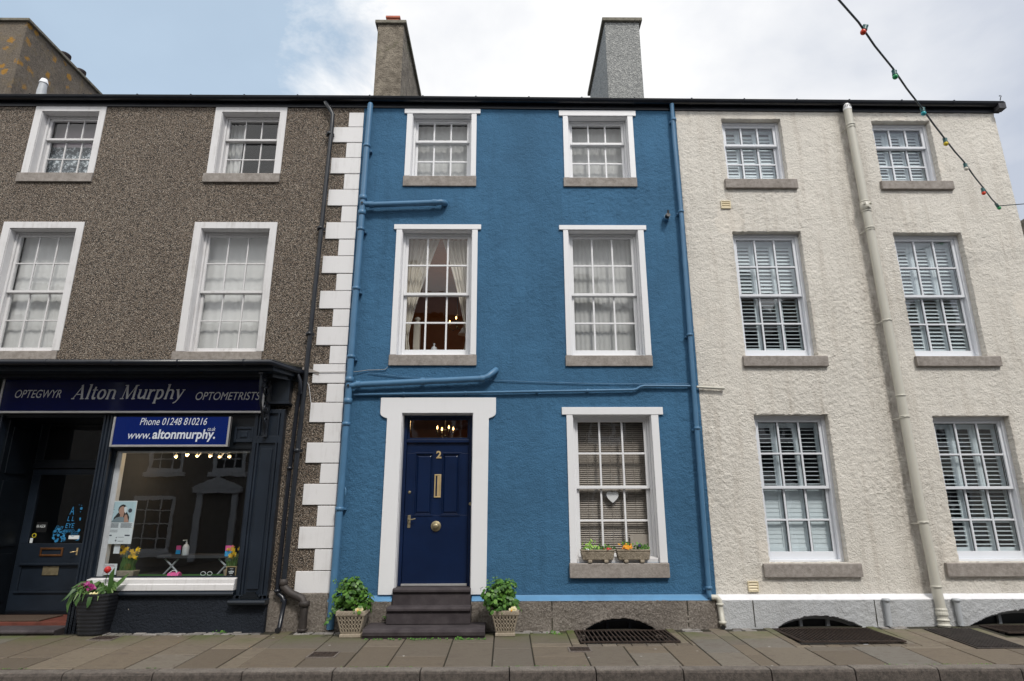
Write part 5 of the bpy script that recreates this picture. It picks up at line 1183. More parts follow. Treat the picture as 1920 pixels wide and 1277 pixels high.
# cream soil pipe
t_ = thing('cream_soil_pipe', (5.8, -.1, 0), 'fat cream soil pipe running down the middle of the roughcast wall', 'drainpipe')
y = -.115; r = .062; m_ = MB(); C_ = [W3(*p, y) for p in ((1589, 206), (1601, 270), (1620, 375), (1635, 450), (1652, 545), (1668, 630), (1688, 740), (1706, 840), (1725, 950), (1744, 1040), (1757, 1110), (1764, 1140))]
m_.tube(C_, r, 20); m_.build('pipe', 'cream_pipe', t_)
def atc(z):
    for a, b in zip(C_[:-1], C_[1:]):
        if b[2] <= z <= a[2]: k = (z-b[2])/(a[2]-b[2]); return b[0]+(a[0]-b[0])*k
    return C_[-1][0]
m_ = MB()
for py in (235, 379, 397, 428, 601, 742, 781, 979, 1100): m_.mark(); z = P(1650, py, y)[1]; collar(m_, atc(z), y, z, r-.004, .03)
m_.mark(); z = P(1623, 388, y)[1]; collar(m_, atc(z), y, z, r, .14)
for a in (-.9, -2.2, -1.5): m_.tube([(atc(z)+.05*math.cos(a), y+.05*math.sin(a), z+.03*math.sin(a*5)), (atc(z)+.10*math.cos(a), y+.10*math.sin(a), z+.03*math.sin(a*5))], .022, 10)
m_.build_parts('collar', 'cream_pipe', t_); m_ = MB()
for py in (240, 432, 602, 783, 980): m_.mark(); z = P(1650, py, y)[1]; x = atc(z); m_.tube([(x-.10, -.0, z-.015), (x-.075, y, z-.01), (x-.03, y-r, z), (x+.03, y-r, z), (x+.075, y, z), (x+.08, 0, z)], .008, 6)
m_.build_parts('clip', 'cream_pipe', t_)
m_ = MB(); q = C_[0]; m_.lathe((q[0], y, q[2]-.01), [(r*1.05, 0), (r*1.05, .03), (r*.9, .09), (r*.55, .12)], 16); vc = m_.build('vent_cap', 'white', t_)
m_ = MB()
for k in range(9): a = -math.pi+k*math.pi/8; m_.tube([(q[0]+r*1.03*math.cos(a), y+r*1.03*math.sin(a), q[2]+.025), (q[0]+r*.92*math.cos(a), y+r*.92*math.sin(a), q[2]+.075)], .005, 5)
m_.build('vent_slots', 'black', vc)
m_ = MB(); rn = random.Random(3); p = C_[-1]; e = W3(1771, 1176, y-.02); pts = []; rs = []
for k in range(12): t = k/11; pts.append((p[0]+(e[0]-p[0])*t, y-.02*t, p[2]+(e[2]-p[2])*t)); rs.append(r+rn.uniform(.0, .022))
m_.tube(pts, rs, 16, smooth=False); m_.build('wrapped_joint', 'cream_pipe', t_)
for a, b, lb in (((1661, 1122), (1668, 1173), 'short grey pipe stub on the pale plinth left of the cream soil pipe'), ((1792, 1122), (1802, 1173), 'short grey pipe stub on the pale plinth right of the cream soil pipe')):
    p, q = W3(*a, -.12), W3(*b, -.12); t_ = thing('pipe_stub', (p[0], -.12, q[2]), lb, 'pipe', 'grey pipe stubs on the plinth'); m_ = MB(); m_.tube([p, q], .036, 14); m_.build('pipe', 'grey_pipe', t_); m_ = MB(); collar(m_, p[0], -.12, p[2]-.02, .037, .04); m_.build('collar', 'grey_pipe', t_)
# wires
t_ = MB(); y = -.035; t_.tube([W3(557, 697, -.02), W3(580, 698, y), W3(667, 697, y), W3(690, 694, -.02), W3(722, 693, -.02), W3(727, 688, -.02)], .005, 6); tag(t_.build('phone_cable', 'grey_wire'), 'thin grey cable running over the quoins to the blue first floor sill', 'cable')
t_ = MB(); t_.tube([W3(566, 698, -.02), W3(579, 722, -.02), W3(582, 745, -.02), W3(584, 765, -.02)], .004, 6); tag(t_.build('loose_wire', 'white'), 'loose white wire dangling beside the black drainpipe', 'cable')
t_ = MB(); pts = [(690, 700), (760, 708), (900, 713), (1000, 717), (1100, 720), (1200, 721), (1300, 720)]
t_.tube([W3(p[0], p[1]-1, -.02) for p in pts], .005, 6); tag(t_.build('blue_cable', 'blue_pipe'), 'thin blue painted cable sagging above the thin waste pipe', 'cable')

# ================================================================== string of coloured bulbs
bp = [(1618, 57), (1678, 141), (1731, 210), (1773, 267), (1811, 314), (1844, 360), (1873, 388)]
Y1, Y7 = -4.4, -.5
def ray(px, py): d = fw*FPX + rt2*(px-960) - up2*(py-638.5); return d/d.y
E1 = CAM+ray(*bp[0])*(Y1+DIST); E7 = CAM+ray(*bp[6])*(Y7+DIST); nn = (E7-E1).cross(Vector((0, 0, 1)))
def onchord(px, py): d = ray(px, py); return CAM+d*((E1-CAM).dot(nn)/d.dot(nn))
t_ = thing('string_lights', (5, -3, 5.5), 'string of coloured bulbs on a dark cable slanting down across the cream wall', 'string lights')
cable_px = [(1573, 0), (1610, 42), (1640, 86), (1674, 128), (1700, 166), (1728, 202), (1752, 235), (1770, 258), (1790, 284), (1808, 304), (1826, 330), (1842, 350), (1860, 374), (1872, 386)]
cp = [onchord(*p) for p in cable_px]; first = cp[0]+(cp[0]-cp[3]).normalized()*6+Vector((0, 0, -.4)); m_ = MB()
endp = Vector((P(1925, 382, -.5)[0]+.0, -.5, P(1925, 382, -.5)[1])); m_.tube([first]+cp, .009, 8); m_.tube([cp[-1], endp, endp+(endp-cp[-1])*6], .007, 8); m_.build('cable', 'cable', t_)
for (px, py), mat, dx in zip(bp, ('bulb_red', 'bulb_green', 'bulb_blue', 'bulb_yellow', 'bulb_white', 'bulb_red', 'bulb_green'), (-.03, 0, 0, 0, 0, 0, .03)):
    q = onchord(px, py); h = q+Vector((0, 0, .0)); m_ = MB(); tilt = dx
    m_.tube([(h.x-tilt, h.y, h.z+.045), (h.x-tilt*.4, h.y, h.z+.0)], [.020, .024], 12); m_.tube([(h.x-tilt-.02, h.y, h.z+.05), (h.x-tilt+.02, h.y, h.z+.045)], .014, 8); so_ = m_.build('bulb_socket', 'socket', t_)
    m_ = MB(); m_.ball((h.x, h.y, h.z-.018), .026, 14, 1.05); m_.build('bulb', mat, so_)

# ================================================================== curtains, blinds and lamps
def drape(name, x0, x1, z0, z1, Y, mat, label, group=None, folds=9, amp=.018, shape=None, seed=0, cat='curtain'):
    rn = random.Random(seed); nx, nz = folds*8, 14; ph = [rn.uniform(-.8, .8) for _ in range(folds+1)]; vs = []
    for j in range(nz+1):
        v = j/nz
        for i in range(nx+1):
            u = i/nx; a, b = (shape(v) if shape else (0, 1)); uu = a+(b-a)*u
            k = u*folds; f = ph[int(min(k, folds-1))]*(1-k % 1)+ph[int(min(k+1, folds))]*(k % 1)
            vs.append((x0+(x1-x0)*uu+.3*amp*math.sin(k*3.1+f), Y+amp*math.sin(k*2*math.pi+f)+.2*amp*math.sin(v*5+k), z0+(z1-z0)*v))
    m_ = MB(); m_.add(vs, [(j*(nx+1)+i, j*(nx+1)+i+1, (j+1)*(nx+1)+i+1, (j+1)*(nx+1)+i) for j in range(nz) for i in range(nx)], True)
    return tag(m_.build(name, mat), label, cat, group)
b = BW[2]
def lsh(v):   # tied back to the side at sill height
    return (0, .16+.84*max(0, (v-.16)/.84)**1.3) if v > .16 else (0, .16+.10*(.16-v)/.16)
gC = 'tied back curtains of the lit first floor window'
drape('curtain', b[0]+.03, b[0]+.56, b[2]+.03, b[3]-.02, .33, 'curtain_cream', 'cream curtain tied back at the left of the lit first floor window', gC, 6, .02, lsh, 1)
drape('curtain', b[1]-.02, b[1]-.50, b[2]+.03, b[3]-.02, .33, 'curtain_cream', 'cream curtain tied back at the right of the lit first floor window', gC, 6, .02, lsh, 2)
b = BW[3]; drape('net_curtain', b[0], b[1], b[2]+.02, b[3]-.02, .31, 'net', 'grey net curtain hanging across the right first floor window of the blue house', None, 15, .006, None, 3)
b = BW[0]; drape('net_curtain', b[0], b[1], b[2]+.02, b[3]-.02, .32, 'net', 'pale net curtain across the left top floor window of the blue house', None, 8, .006, None, 4)
b = BW[1]; drape('net_curtain', b[0], b[1], b[2]+.02, b[3]-.02, .32, 'net', 'pale net curtain across the right top floor window of the blue house', None, 8, .005, None, 5)
b = PW[2]; drape('white_drape', b[0], b[1], b[2], b[3], .325, 'curtain', 'white drapes closed behind the first floor window at the left edge', 'white drapes of the grey house', 7, .005, None, 6)
b = PW[3]; drape('white_drape', b[0], b[1], b[2], b[3], .325, 'curtain', 'white drapes closed behind the first floor window over the word optometrists', 'white drapes of the grey house', 7, .005, None, 7)
b = PW[1]; drape('white_curtain', b[0]+.02, b[0]+.24, b[2], b[3], .36, 'curtain', 'narrow white curtain at the left of the top floor window nearest the drainpipe', None, 3, .02, None, 8)
b = PW[0]; m_ = MB(); m_.box(b[0]+.02, b[1]-.02, .34, .345, 7.52, b[3]); m_.box(b[0]+.02, b[1]-.02, .335, .35, 7.51, 7.525); tag(m_.build('roller_blind', 'mauve'), 'mauve roller blind half down in the top left window', 'blind')
m_ = MB(); m_.box(b[0]+.02, b[1]-.02, .30, .304, b[2], 7.50); tag(m_.build('lace_net', 'lace'), 'patterned lace net in the lower half of the top left window', 'net curtain')
# venetian blind
b = BW[4]; bl = thing('venetian_blind', ((b[0]+b[1])/2, .29, b[3]), 'taupe slatted blind lowered behind the ground floor window of the blue house', 'blind')
m_ = MB(); zz = b[2]+.10; rn = random.Random(9)
while zz < b[3]-.06:
    t = R_(48)+rn.uniform(-.05, .05); dy, dz = .0165*math.cos(t), .0165*math.sin(t); sg = rn.uniform(-.001, .001); a0, a1 = b[0]+.04, b[1]-.04
    m_.add([(a0, .29-dy, zz-dz), (a1, .29-dy, zz-dz+sg), (a1, .29+dy, zz+dz+sg), (a0, .29+dy, zz+dz)], [(0, 1, 2, 3)]); zz += .0295
m_.build('slats', 'blind', bl); m_ = MB(); m_.box(b[0]+.04, b[1]-.04, .27, .31, b[3]-.06, b[3]-.03); m_.build('head_rail', 'blind', bl)
m_ = MB()
for q in (.2, .5, .8): x = b[0]+(b[1]-b[0])*q; m_.tube([(x, .272, b[2]+.09), (x, .272, b[3]-.05)], .002, 4)
m_.build('cords', 'blind', bl)
# white heart ornament
X, Z = P(1148.5, 930, .217); ht = thing('heart_ornament', (X, .24, Z), 'white heart hanging behind the ground floor window pane', 'ornament'); m_ = MB(); pts = []
for k in range(28): t = 2*math.pi*k/28; pts.append((X+.088*(abs(math.sin(t))**2.0*math.copysign(1, math.sin(t))), Z+.0068*(12*math.cos(t)-3.2*math.cos(2*t)-1.2*math.cos(3*t)-.4*math.cos(4*t))))
m_.prism(pts[::-1], .213, .222); m_.build('heart', 'white', ht, bevel=.003); m_ = MB(); m_.tube([(X, .218, Z+.07), (X, .218, Z+.2)], .003, 4); m_.build('string', 'grey_wire', ht)
m_ = MB(); a, bb = P(1183, 1035, .25), P(1218, 1002, .25); m_.box(a[0], bb[0]+.0, .25, .252, a[1]-.05, bb[1]); tag(m_.build('tinted_sheet', 'blind'), 'pale translucent sheet in the lower right corner of the blind window', 'sheet')
# chandeliers
def chandelier(name, X, Y, Z, label, r=.14, n=4, zc_=None, power=9):
    t_ = thing(name, (X, Y, Z), label, 'chandelier'); m_ = MB(); m_.tube([(X, Y, Z-.12), (X, Y, zc_)], .008, 6); m_.ball((X, Y, Z-.12), .025, 10); m_.ball((X, Y, Z-.02), .018, 8); arms = []
    for k in range(n):
        a = 2*math.pi*k/n+.5; p = (X+r*math.cos(a), Y+r*math.sin(a)); arms.append(p)
        m_.tube([(X, Y, Z-.12), (X+r*.5*math.cos(a), Y+r*.5*math.sin(a), Z-.17), (p[0], p[1], Z-.10), (p[0], p[1], Z-.06)], .006, 6); m_.lathe((p[0], p[1], Z-.07), [(.008, 0), (.028, .012), (.012, .016), (.010, .06)], 10)
    m_.build('frame', 'iron', t_)
    for k, p in enumerate(arms):
        m_ = MB(); m_.lathe((p[0], p[1], Z-.008), [(.006, 0), (.015, .018), (.012, .035), (.002, .062)], 10); m_.build('bulb', 'lamp', t_)
    l_ = bpy.data.lights.new('lamp_light', 'POINT'); l_.energy = power; l_.color = (1, .6, .25); l_.shadow_soft_size = .12; lo = bpy.data.objects.new('lamp_light', l_); lo.location = (0, 0, .16); COL.objects.link(lo); lo.parent = t_
X, Z = P(857, 603, 2.2); chandelier('chandelier', X, 2.2, Z, 'lit candle chandelier glowing inside the left first floor window of the blue house', .17, 3, 6.2, 5)
X, Z = P(835, 805, 1.8); chandelier('hall_chandelier', X, 1.8, Z, 'lit candle chandelier seen through the fanlight over the navy door', .15, 4, 3.35, 6)
t_ = thing('glass_cloche', (P(814, 650, .34)[0], .34, 3.83), 'small glass bell jar standing on the sill of the lit first floor window', 'ornament'); X = P(814, 650, .34)[0]; m_ = MB(); m_.lathe((X, .34, 3.90), [(.05, 0), (.05, .08), (.035, .12), (.012, .135), (.012, .155), (.018, .17), (.004, .185)], 14); m_.build('jar', 'grey_pipe', t_)
t_ = thing('newel_post', (P(783, 620, .9)[0], .9, 3.55), 'pale turned post with a ball top inside the lit first floor window', 'post'); X = P(783, 600, .9)[0]; zt = P(783, 597, .9)[1]; m_ = MB(); m_.box(X-.05, X+.05, .85, .95, 3.55, zt-.1); m_.lathe((X, .9, zt-.1), [(.05, 0), (.06, .02), (.03, .04), (.03, .05), (.05, .075), (.045, .10), (.02, .12)], 12); m_.build('post', 'curtain_cream', t_)
t_ = thing('wall_lamp_shade', (P(871, 622, 1.2)[0], 1.2, 4.5), 'small pale bell shaped lampshade behind the right curtain of the lit window', 'lampshade'); X, Z = P(869, 622, 1.2); m_ = MB(); m_.lathe((X, 1.2, Z-.05), [(.10, 0), (.07, .04), (.03, .11), (.01, .13)], 14); m_.tube([(X, 1.2, Z+.05), (X, 1.2, 6.2)], .004, 4); m_.build('shade', 'curtain', t_)

# ================================================================== gratings and covers
def grating(name, x0, x1, y0, y1, z, label, n, slant=.0, depth=.016):
    t_ = thing(name, ((x0+x1)/2, (y0+y1)/2, z), label, 'grating', 'gratings in the pavement'); m_ = MB()
    zf = lambda y: z
    m_.box(x0, x1, y0, y0+.02, z-depth, z); m_.box(x0, x1, y1-.02, y1, z-depth, z); m_.box(x0, x0+.02, y0+.02, y1-.02, z-depth, z); m_.box(x1-.02, x1, y0+.02, y1-.02, z-depth, z)
    m_.box(x0+.02, x1-.02, (y0+y1)/2-.006, (y0+y1)/2+.006, z-depth-.01, z-.012); m_.build('frame', 'grate', t_); m_ = MB()
    for k in range(1, n): x = x0+(x1-x0)*k/n; m_.box(x-.007, x+.007, y0+.02, y1-.02, z-depth+.002, z-.002)
    m_.build('bars', 'grate', t_)
grating('cellar_grating', .90, 2.10, -.84, -.10, gz(1.5, -.45)+.012, 'rusty bar grating in the pavement before the cellar arch of the blue house', 21)
grating('cellar_grating', 3.50, 4.75, -.97, -.12, gz(4.1, -.5)+.012, 'rusty bar grating before the first cellar arch of the cream house', 25)
grating('cellar_grating', 6.25, 7.7, -.62, -.12, gz(6.9, -.35)+.012, 'dark grating below the last cellar arch at the right edge', 26)
def cover(px0, py0, px1, py1, label, pattern=True, zt=.002):
    x0, y1_ = G(px0, py0); x1, y0_ = G(px1, py1); zz = gz((x0+x1)/2, (y0_+y1_)/2)
    return x0, x1, y0_, y1_, zz
for x0, x1, y0, y1, lb in ((-2.18, -1.90, -1.43, -1.17, 'small square rusty metal cover in the paving left of the front steps'), (.74, .97, -1.22, -1.01, 'small metal cover in the paving between the front steps and the barred cellar grating'), (-5.15, -4.88, -.55, -.33, 'worn metal cover in the paving near the dark stall riser')):
    zz = max(gz(x0, y0), gz(x1, y1))+.001; t_ = thing('metal_cover', ((x0+x1)/2, (y0+y1)/2, zz), lb, 'cover', 'small metal covers'); m_ = MB(); 
    m_.box(x0-.018, x1+.018, y0-.018, y0, zz-.03, zz+.003); m_.box(x0-.018, x1+.018, y1, y1+.018, zz-.03, zz+.003); m_.box(x0-.018, x0, y0, y1, zz-.03, zz+.003); m_.box(x1, x1+.018, y0, y1, zz-.03, zz+.003); m_.build('frame', 'kerb', t_)
    m_ = MB(); m_.box(x0, x1, y0, y1, zz-.03, zz+.002)
    for i in range(5):
        for j in range(4): u = x0+(x1-x0)*(i+.5)/5; v = y0+(y1-y0)*(j+.5)/4; m_.box(u-.016, u+.016, v-.012, v+.012, zz+.002, zz+.006)
    m_.build('lid', 'grate', t_)
t_ = thing('ribbed_metal_cover', (5.7, -.75, .06), 'large ribbed rusty metal cover between the cream soil pipe and the kerb', 'cover'); m_ = MB(); zz = gz(5.7, -.3)+.0
def zz_(y): return gz(5.7, y)+.004
m_.hexa([(5.42, -1.2, zz_(-1.2)-.03), (6.0, -1.2, zz_(-1.2)-.03), (6.0, -.28, zz_(-.28)-.03), (5.42, -.28, zz_(-.28)-.03)], [(5.42, -1.2, zz_(-1.2)), (6.0, -1.2, zz_(-1.2)), (6.0, -.28, zz_(-.28)), (5.42, -.28, zz_(-.28))]); m_.build('plate', 'rust_iron', t_); m_ = MB()
for k in range(13): x = 5.45+k*.043; m_.hexa([(x, -1.17, zz_(-1.17)+.0005), (x+.02, -1.17, zz_(-1.17)+.0005), (x+.02, -.31, zz_(-.31)+.0005), (x, -.31, zz_(-.31)+.0005)], [(x, -1.17, zz_(-1.17)+.010), (x+.02, -1.17, zz_(-1.17)+.010), (x+.02, -.31, zz_(-.31)+.010), (x, -.31, zz_(-.31)+.010)])
m_.build('ribs', 'rust_iron', t_)

# ================================================================== planters
def lattice_planter():
    """built around the origin, base centre at 0,0,0; bottom .30, top .43 wide"""
    r = thing('lattice_planter', (0, 0, 0), 'x', 'planter', 'lattice pattern stone planters by the front steps')
    b, t, h0, h1 = .145, .215, .06, .40; m_ = MB()
    m_.box(-.17, .17, -.17, .17, 0, .045); m_.hexa([(-.17, -.17, .045), (.17, -.17, .045), (.17, .17, .045), (-.17, .17, .045)], [(-b, -b, h0), (b, -b, h0), (b, b, h0), (-b, b, h0)])
    k_ = MB(); k_.hexa([(-b+.0, -b+.0, h0), (b, -b, h0), (b, b, h0), (-b, b, h0)], [(-t, -t, h1-.07), (t, -t, h1-.07), (t, t, h1-.07), (-t, t, h1-.07)]); k_.build('inner_face', 'inner_face', r)  # pot body coloured dark so the lattice holes look shaded
    for (x0, x1, y0, y1) in ((-.235, .235, -.235, -.195), (-.235, .235, .195, .235), (-.235, -.195, -.195, .195), (.195, .235, -.195, .195)): m_.box(x0, x1, y0, y1, h1-.07, h1)
    m_.build('pot', 'concrete', r, bevel=.006)
    m_ = MB(); m_.box(-.195, .195, -.195, .195, h1-.06, h1-.02); m_.build('soil', 'soil', r)
    m_ = MB()
    for side in range(4):
        ca, sa = math.cos(side*math.pi/2), math.sin(side*math.pi/2)
        def pt(u, v, o):   # u -1..1, v 0..1 on the sloping face
            w_ = b+(t-b)*v; z = h0+(h1-.07-h0)*v; x, y_ = u*w_, -w_-o; return (x*ca-y_*sa, x*sa+y_*ca, z)
        for i in range(7):
            for j in range(4):
                cu, cv = -.84+.28*i, .15+.235*j; m_.tube([pt(cu+.105*math.cos(k*.6283), cv+.135*math.sin(k*.6283), .004) for k in range(11)], .0095, 5, cap=False)
        for u in (-1, 1): m_.tube([pt(u*.97, 0, .0), pt(u*.97, 1, .0)], .014, 6)
        m_.tube([pt(-1, 0.02, .0), pt(1, 0.02, .0)], .012, 6); m_.tube([pt(-1, .98, .0), pt(1, .98, .0)], .012, 6)
        for i in range(9): u = -.9+.2*i; m_.tube([tuple(Vector(((u*.225)*ca-(-.237)*sa, (u*.225)*sa+(-.237)*ca, h1-.055))), tuple(Vector(((u*.225+.03)*ca-(-.237)*sa, (u*.225+.03)*sa+(-.237)*ca, h1-.018)))], .007, 5)
    m_.build('lattice', 'concrete', r)
    return r
def bush(loc, label, seed, w=.30, h=.38, trail=True):
    rn = random.Random(seed); st0 = random.getstate(); random.seed(seed); r = thing('leafy_plant', loc, label, 'plant', 'leafy plants in the lattice planters'); X, Y, Z = loc; m_ = MB(); s_ = MB()
    blobs = [(rn.gauss(0, .38)*w, rn.gauss(0, .35)*w*.8, rn.uniform(.08, .82)*h, rn.uniform(.08, .13)) for _ in range(20)]
    blobs = [(bx*(1.25-bz/h*.75), by*(1.2-bz/h*.6), bz, br) for bx, by, bz, br in blobs]
    for bx, by, bz, br in blobs:
        s_.tube([(X, Y, Z), (X+bx*.6, Y+by*.6, Z+bz*.5), (X+bx, Y+by, Z+bz)], .004, 5)
        for k in range(62):
            d = Vector((rn.gauss(0, 1), rn.gauss(0, 1), rn.gauss(.3, 1))).normalized(); p = Vector((X+bx, Y+by, Z+bz))+d*br*rn.uniform(.55, 1.1)
            m_.leaf(p, d+Vector((rn.uniform(-.5, .5), -.3+rn.uniform(-.4, .4), .5)), rn.uniform(.015, .034), .85, 7)
    if trail:
        for k in range(26): t = k/25; m_.leaf((X-w*.40-.10*t-rn.uniform(0, .05), Y-.17+rn.uniform(-.03, .03), Z+.06-.17*t+rn.uniform(-.02, .02)), (rn.uniform(-.5, .5), -1, .4), rn.uniform(.012, .022), .85, 6)
    for k in range(5):
        a = rn.uniform(-.6, .6); p0 = (X+a*w*.8, Y, Z+h*.7); p1 = (X+a*w+rn.uniform(-.05, .05), Y, Z+h*rn.uniform(1.0, 1.22)); s_.tube([p0, p1], .003, 5)
        for q in range(5): m_.leaf((p1[0]+rn.uniform(-.03, .03), p1[1]+rn.uniform(-.02, .02), p1[2]-rn.uniform(0, .06)), (rn.uniform(-.6, .6), -.7, .6), .013, .8, 6)
    s_.build('stems', 'leaf_dark', r); m_.build('foliage', 'leaf', r)
    m_ = MB(); f_ = (X+.13, Y-.15, Z+.035)
    for q in range(2):
        for k in range(5): a = k*1.257; m_.leaf((f_[0]+.022*math.cos(a)+q*.03, f_[1]-.01, f_[2]+.022*math.sin(a)+q*.015), (0, -1, .3), .020, 1, 7)
    m_.build('pansy', 'lemon', r); m_ = MB(); m_.ball((f_[0], f_[1]-.02, f_[2]), .011, 8); m_.build('pansy_eye', 'orange', r); m_ = MB()
    for k in range(14): m_.leaf((f_[0]+rn.uniform(-.05, .07), f_[1]+rn.uniform(-.01, .05), f_[2]+rn.uniform(-.05, .03)), (rn.uniform(-.5, .5), -.8, .6), .018, .8, 6)
    m_.build('pansy_leaves', 'leaf_dark', r); random.setstate(st0)
    return r
PL = lattice_planter(); bxp, byp = G(652, 1195, .05); PL.location = (bxp+.02, byp+.13, gz(bxp, byp+.1)+.002); PL.rotation_euler.z = R_(2); PL['label'] = 'stone lattice planter left of the front steps in front of the blue soil pipe'
P2 = copy_tree(PL); bx2, by2 = G(947, 1193, .05); P2.location = (bx2, by2+.13, gz(bx2, by2+.1)+.002); P2.rotation_euler.z = 0; P2['label'] = 'stone lattice planter right of the front steps'; P2.scale = (.74, .74, .76); PL.scale = (.78, .78, .78)
for ch in P2.children: pass
bush((PL.location.x-.04, PL.location.y, PL.location.z+.28), 'tall leafy plant with a pale yellow pansy in the planter left of the steps', 21, .32, .38)
bush((P2.location.x-.05, P2.location.y, P2.location.z+.27), 'leafy plant with a yellow pansy in the planter right of the steps', 22, .27, .36, False)

# black ribbed planter with tulips
X, Y = G(158, 1193, .055); Y += .19; Zb = gz(X, Y)
t_ = thing('ribbed_planter', (X, Y, Zb), 'tall black ribbed plastic planter beside the shop step', 'planter'); m_ = MB(); nlev = 40; nn_ = 36; vs = []; Hh = .50
def sup(a, w): c, s = math.cos(a), math.sin(a); q = (abs(c)**4+abs(s)**4)**-.25; return w*q*c, w*q*s
for j in range(nlev+1):
    v = j/nlev; w = .155+.072*v; w += .007*(abs(math.sin(v*math.pi*11))-.5)
    for k in range(nn_): a = 2*math.pi*k/nn_; x, y = sup(a, w); vs.append((X+x, Y+y, Zb+Hh*v))
for w, z in ((.226, Hh+.004), (.205, Hh), (.20, Hh-.05)):
    for k in range(nn_): a = 2*math.pi*k/nn_; x, y = sup(a, w); vs.append((X+x, Y+y, Zb+z))
m_.add(vs, [(j*nn_+k, j*nn_+(k+1) % nn_, (j+1)*nn_+(k+1) % nn_, (j+1)*nn_+k) for j in range(nlev+3) for k in range(nn_)], True); m_.add([vs[k] for k in range(nn_)], [tuple(range(nn_))]); m_.build('pot', 'ribbed', t_)
m_ = MB(); m_.lathe((X, Y, Zb+Hh-.06), [(.205, 0), (.205, .02)], 20); m_.build('soil', 'soil', t_)
tu = thing('tulip_plants', (X, Y, Zb+Hh-.04), 'drooping tulips with one red and several purple flowers in the black planter', 'flowers'); rn = random.Random(33); m_ = MB(); zt = Zb+Hh-.02
for k in range(34):
    a = rn.uniform(0, 6.28); bx, by = X+rn.uniform(-.14, .14), Y+rn.uniform(-.14, .08); dx = math.cos(a)*rn.uniform(.05, .2)-.04; dy = -abs(math.sin(a))*.14; hh = rn.uniform(.04, .16); droop = rn.uniform(-.14, .06)
    m_.blade([(bx, by, zt), (bx+dx*.4, by+dy*.5, zt+hh), (bx+dx*.9, by+dy*1.1, zt+hh*.9+droop*.2), (bx+dx*1.5, by+dy*1.6, zt+hh*.4+droop)], rn.uniform(.018, .032), (rn.uniform(-.4, .4), -1, .5))
m_.blade([(X+.10, Y, zt), (X+.12, Y-.02, zt+.12), (X+.125, Y-.03, zt+.24), (X+.15, Y-.03, zt+.33)], .036, (0, -1, .1)); m_.blade([(X+.12, Y, zt), (X+.20, Y-.03, zt+.10), (X+.29, Y-.05, zt+.18), (X+.36, Y-.05, zt+.26)], .034, (0, -1, .4))
m_.blade([(X-.17, Y-.17, zt+.05), (X-.23, Y-.21, zt+.0), (X-.25, Y-.23, zt-.10), (X-.24, Y-.23, zt-.20)], .026); m_.blade([(X+.02, Y-.19, zt+.03), (X+.02, Y-.24, zt-.02), (X+.02, Y-.25, zt-.09), (X+.01, Y-.25, zt-.14)], .030); m_.blade([(X-.12, Y-.19, zt+.03), (X-.12, Y-.24, zt-.02), (X-.14, Y-.25, zt-.07), (X-.13, Y-.25, zt-.12)], .03)
m_.tube([(X+.04, Y, zt), (X+.05, Y-.02, zt+.15), (X+.07, Y-.04, zt+.26)], .005, 6); m_.build('leaves', 'leaf_tulip', tu)
m_ = MB(); c = (X+.065, Y-.04, zt+.26); m_.lathe(c, [(.012, 0), (.036, .02), (.042, .045), (.034, .07), (.016, .085)], 10); m_.build('red_flower', 'red', tu)
for dx, dz in ((-.16, .10), (-.12, .085), (-.09, .14), (-.02, .12), (.0, .09), (-.08, .06), (-.13, .13)):
    m_ = MB(); c = (X+dx, Y-.17, zt+dz)
    for k in range(7): m_.leaf((c[0]+rn.uniform(-.02, .02), c[1]+rn.uniform(-.02, .01), c[2]+rn.uniform(-.02, .02)), (rn.uniform(-.6, .6), -1, rn.uniform(-.2, .6)), .022, .7, 6)
    m_.build('purple_flower', 'magenta', tu)
m_ = MB()
for k in range(8): m_.leaf((X+.04+rn.uniform(-.05, .05), Y-.20, zt+.02+rn.uniform(-.01, .015)), (rn.uniform(-.4, .4), -1, .8), .022, .7, 6)
m_.build('wilted_petals', 'lemon', tu)

# stone troughs on the ground floor sill
def trough(X, label, gi):
    Y, Z = .03, .884; Y = .015; r = thing('stone_trough', (X, Y, Z), label, 'trough', 'stone troughs on the ground floor sill'); m_ = MB(); w, d, h = .228, .075, .135; zf = Z+.036
    rnn = random.Random(4+gi)
    seg = 14; 
    m_.hexa([(X-w+.02, Y-d+.01, zf), (X+w-.02, Y-d+.01, zf), (X+w-.02, Y+d, zf), (X-w+.02, Y+d, zf)], [(X-w, Y-d, zf+h-.03), (X+w, Y-d, zf+h-.03), (X+w, Y+d, zf+h-.03), (X-w, Y+d, zf+h-.03)])
    m_.box(X-w, X+w, Y-d, Y-d+.025, zf+h-.03, zf+h); m_.box(X-w, X+w, Y+d-.025, Y+d, zf+h-.03, zf+h); m_.box(X-w, X-w+.025, Y-d+.025, Y+d-.025, zf+h-.03, zf+h); m_.box(X+w-.025, X+w, Y-d+.025, Y+d-.025, zf+h-.03, zf+h)
    m_.build('basin', 'trough', r, bevel=.012, seg=3)
    m_ = MB(); m_.box(X-w+.02, X+w-.02, Y-d+.02, Y+d-.02, zf+h-.03, zf+h-.012); m_.build('soil', 'soil', r)
    for s in (-.11, .11): m_ = MB(); m_.box(X+s-.028, X+s+.028, Y-d-.012, Y+d, Z, Z+.04); m_.build('foot', 'concrete', r, bevel=.01)
    return X, Y, zf+h
def clump(m_, c, n, w, h, s, rn, up=.5):
    for k in range(n): m_.leaf((c[0]+rn.gauss(0, w*.5), c[1]+rn.uniform(-.05, .04), c[2]+abs(rn.gauss(0, h*.5))), (rn.uniform(-.7, .7), -.8, rn.uniform(0, 1)), rn.uniform(.7, 1.2)*s, .6, 7)
stt = random.getstate(); random.seed(77); rn = random.Random(77)
X1_ = P(1121, 1045, -.03)[0]; X2_ = P(1188.5, 1045, -.03)[0]
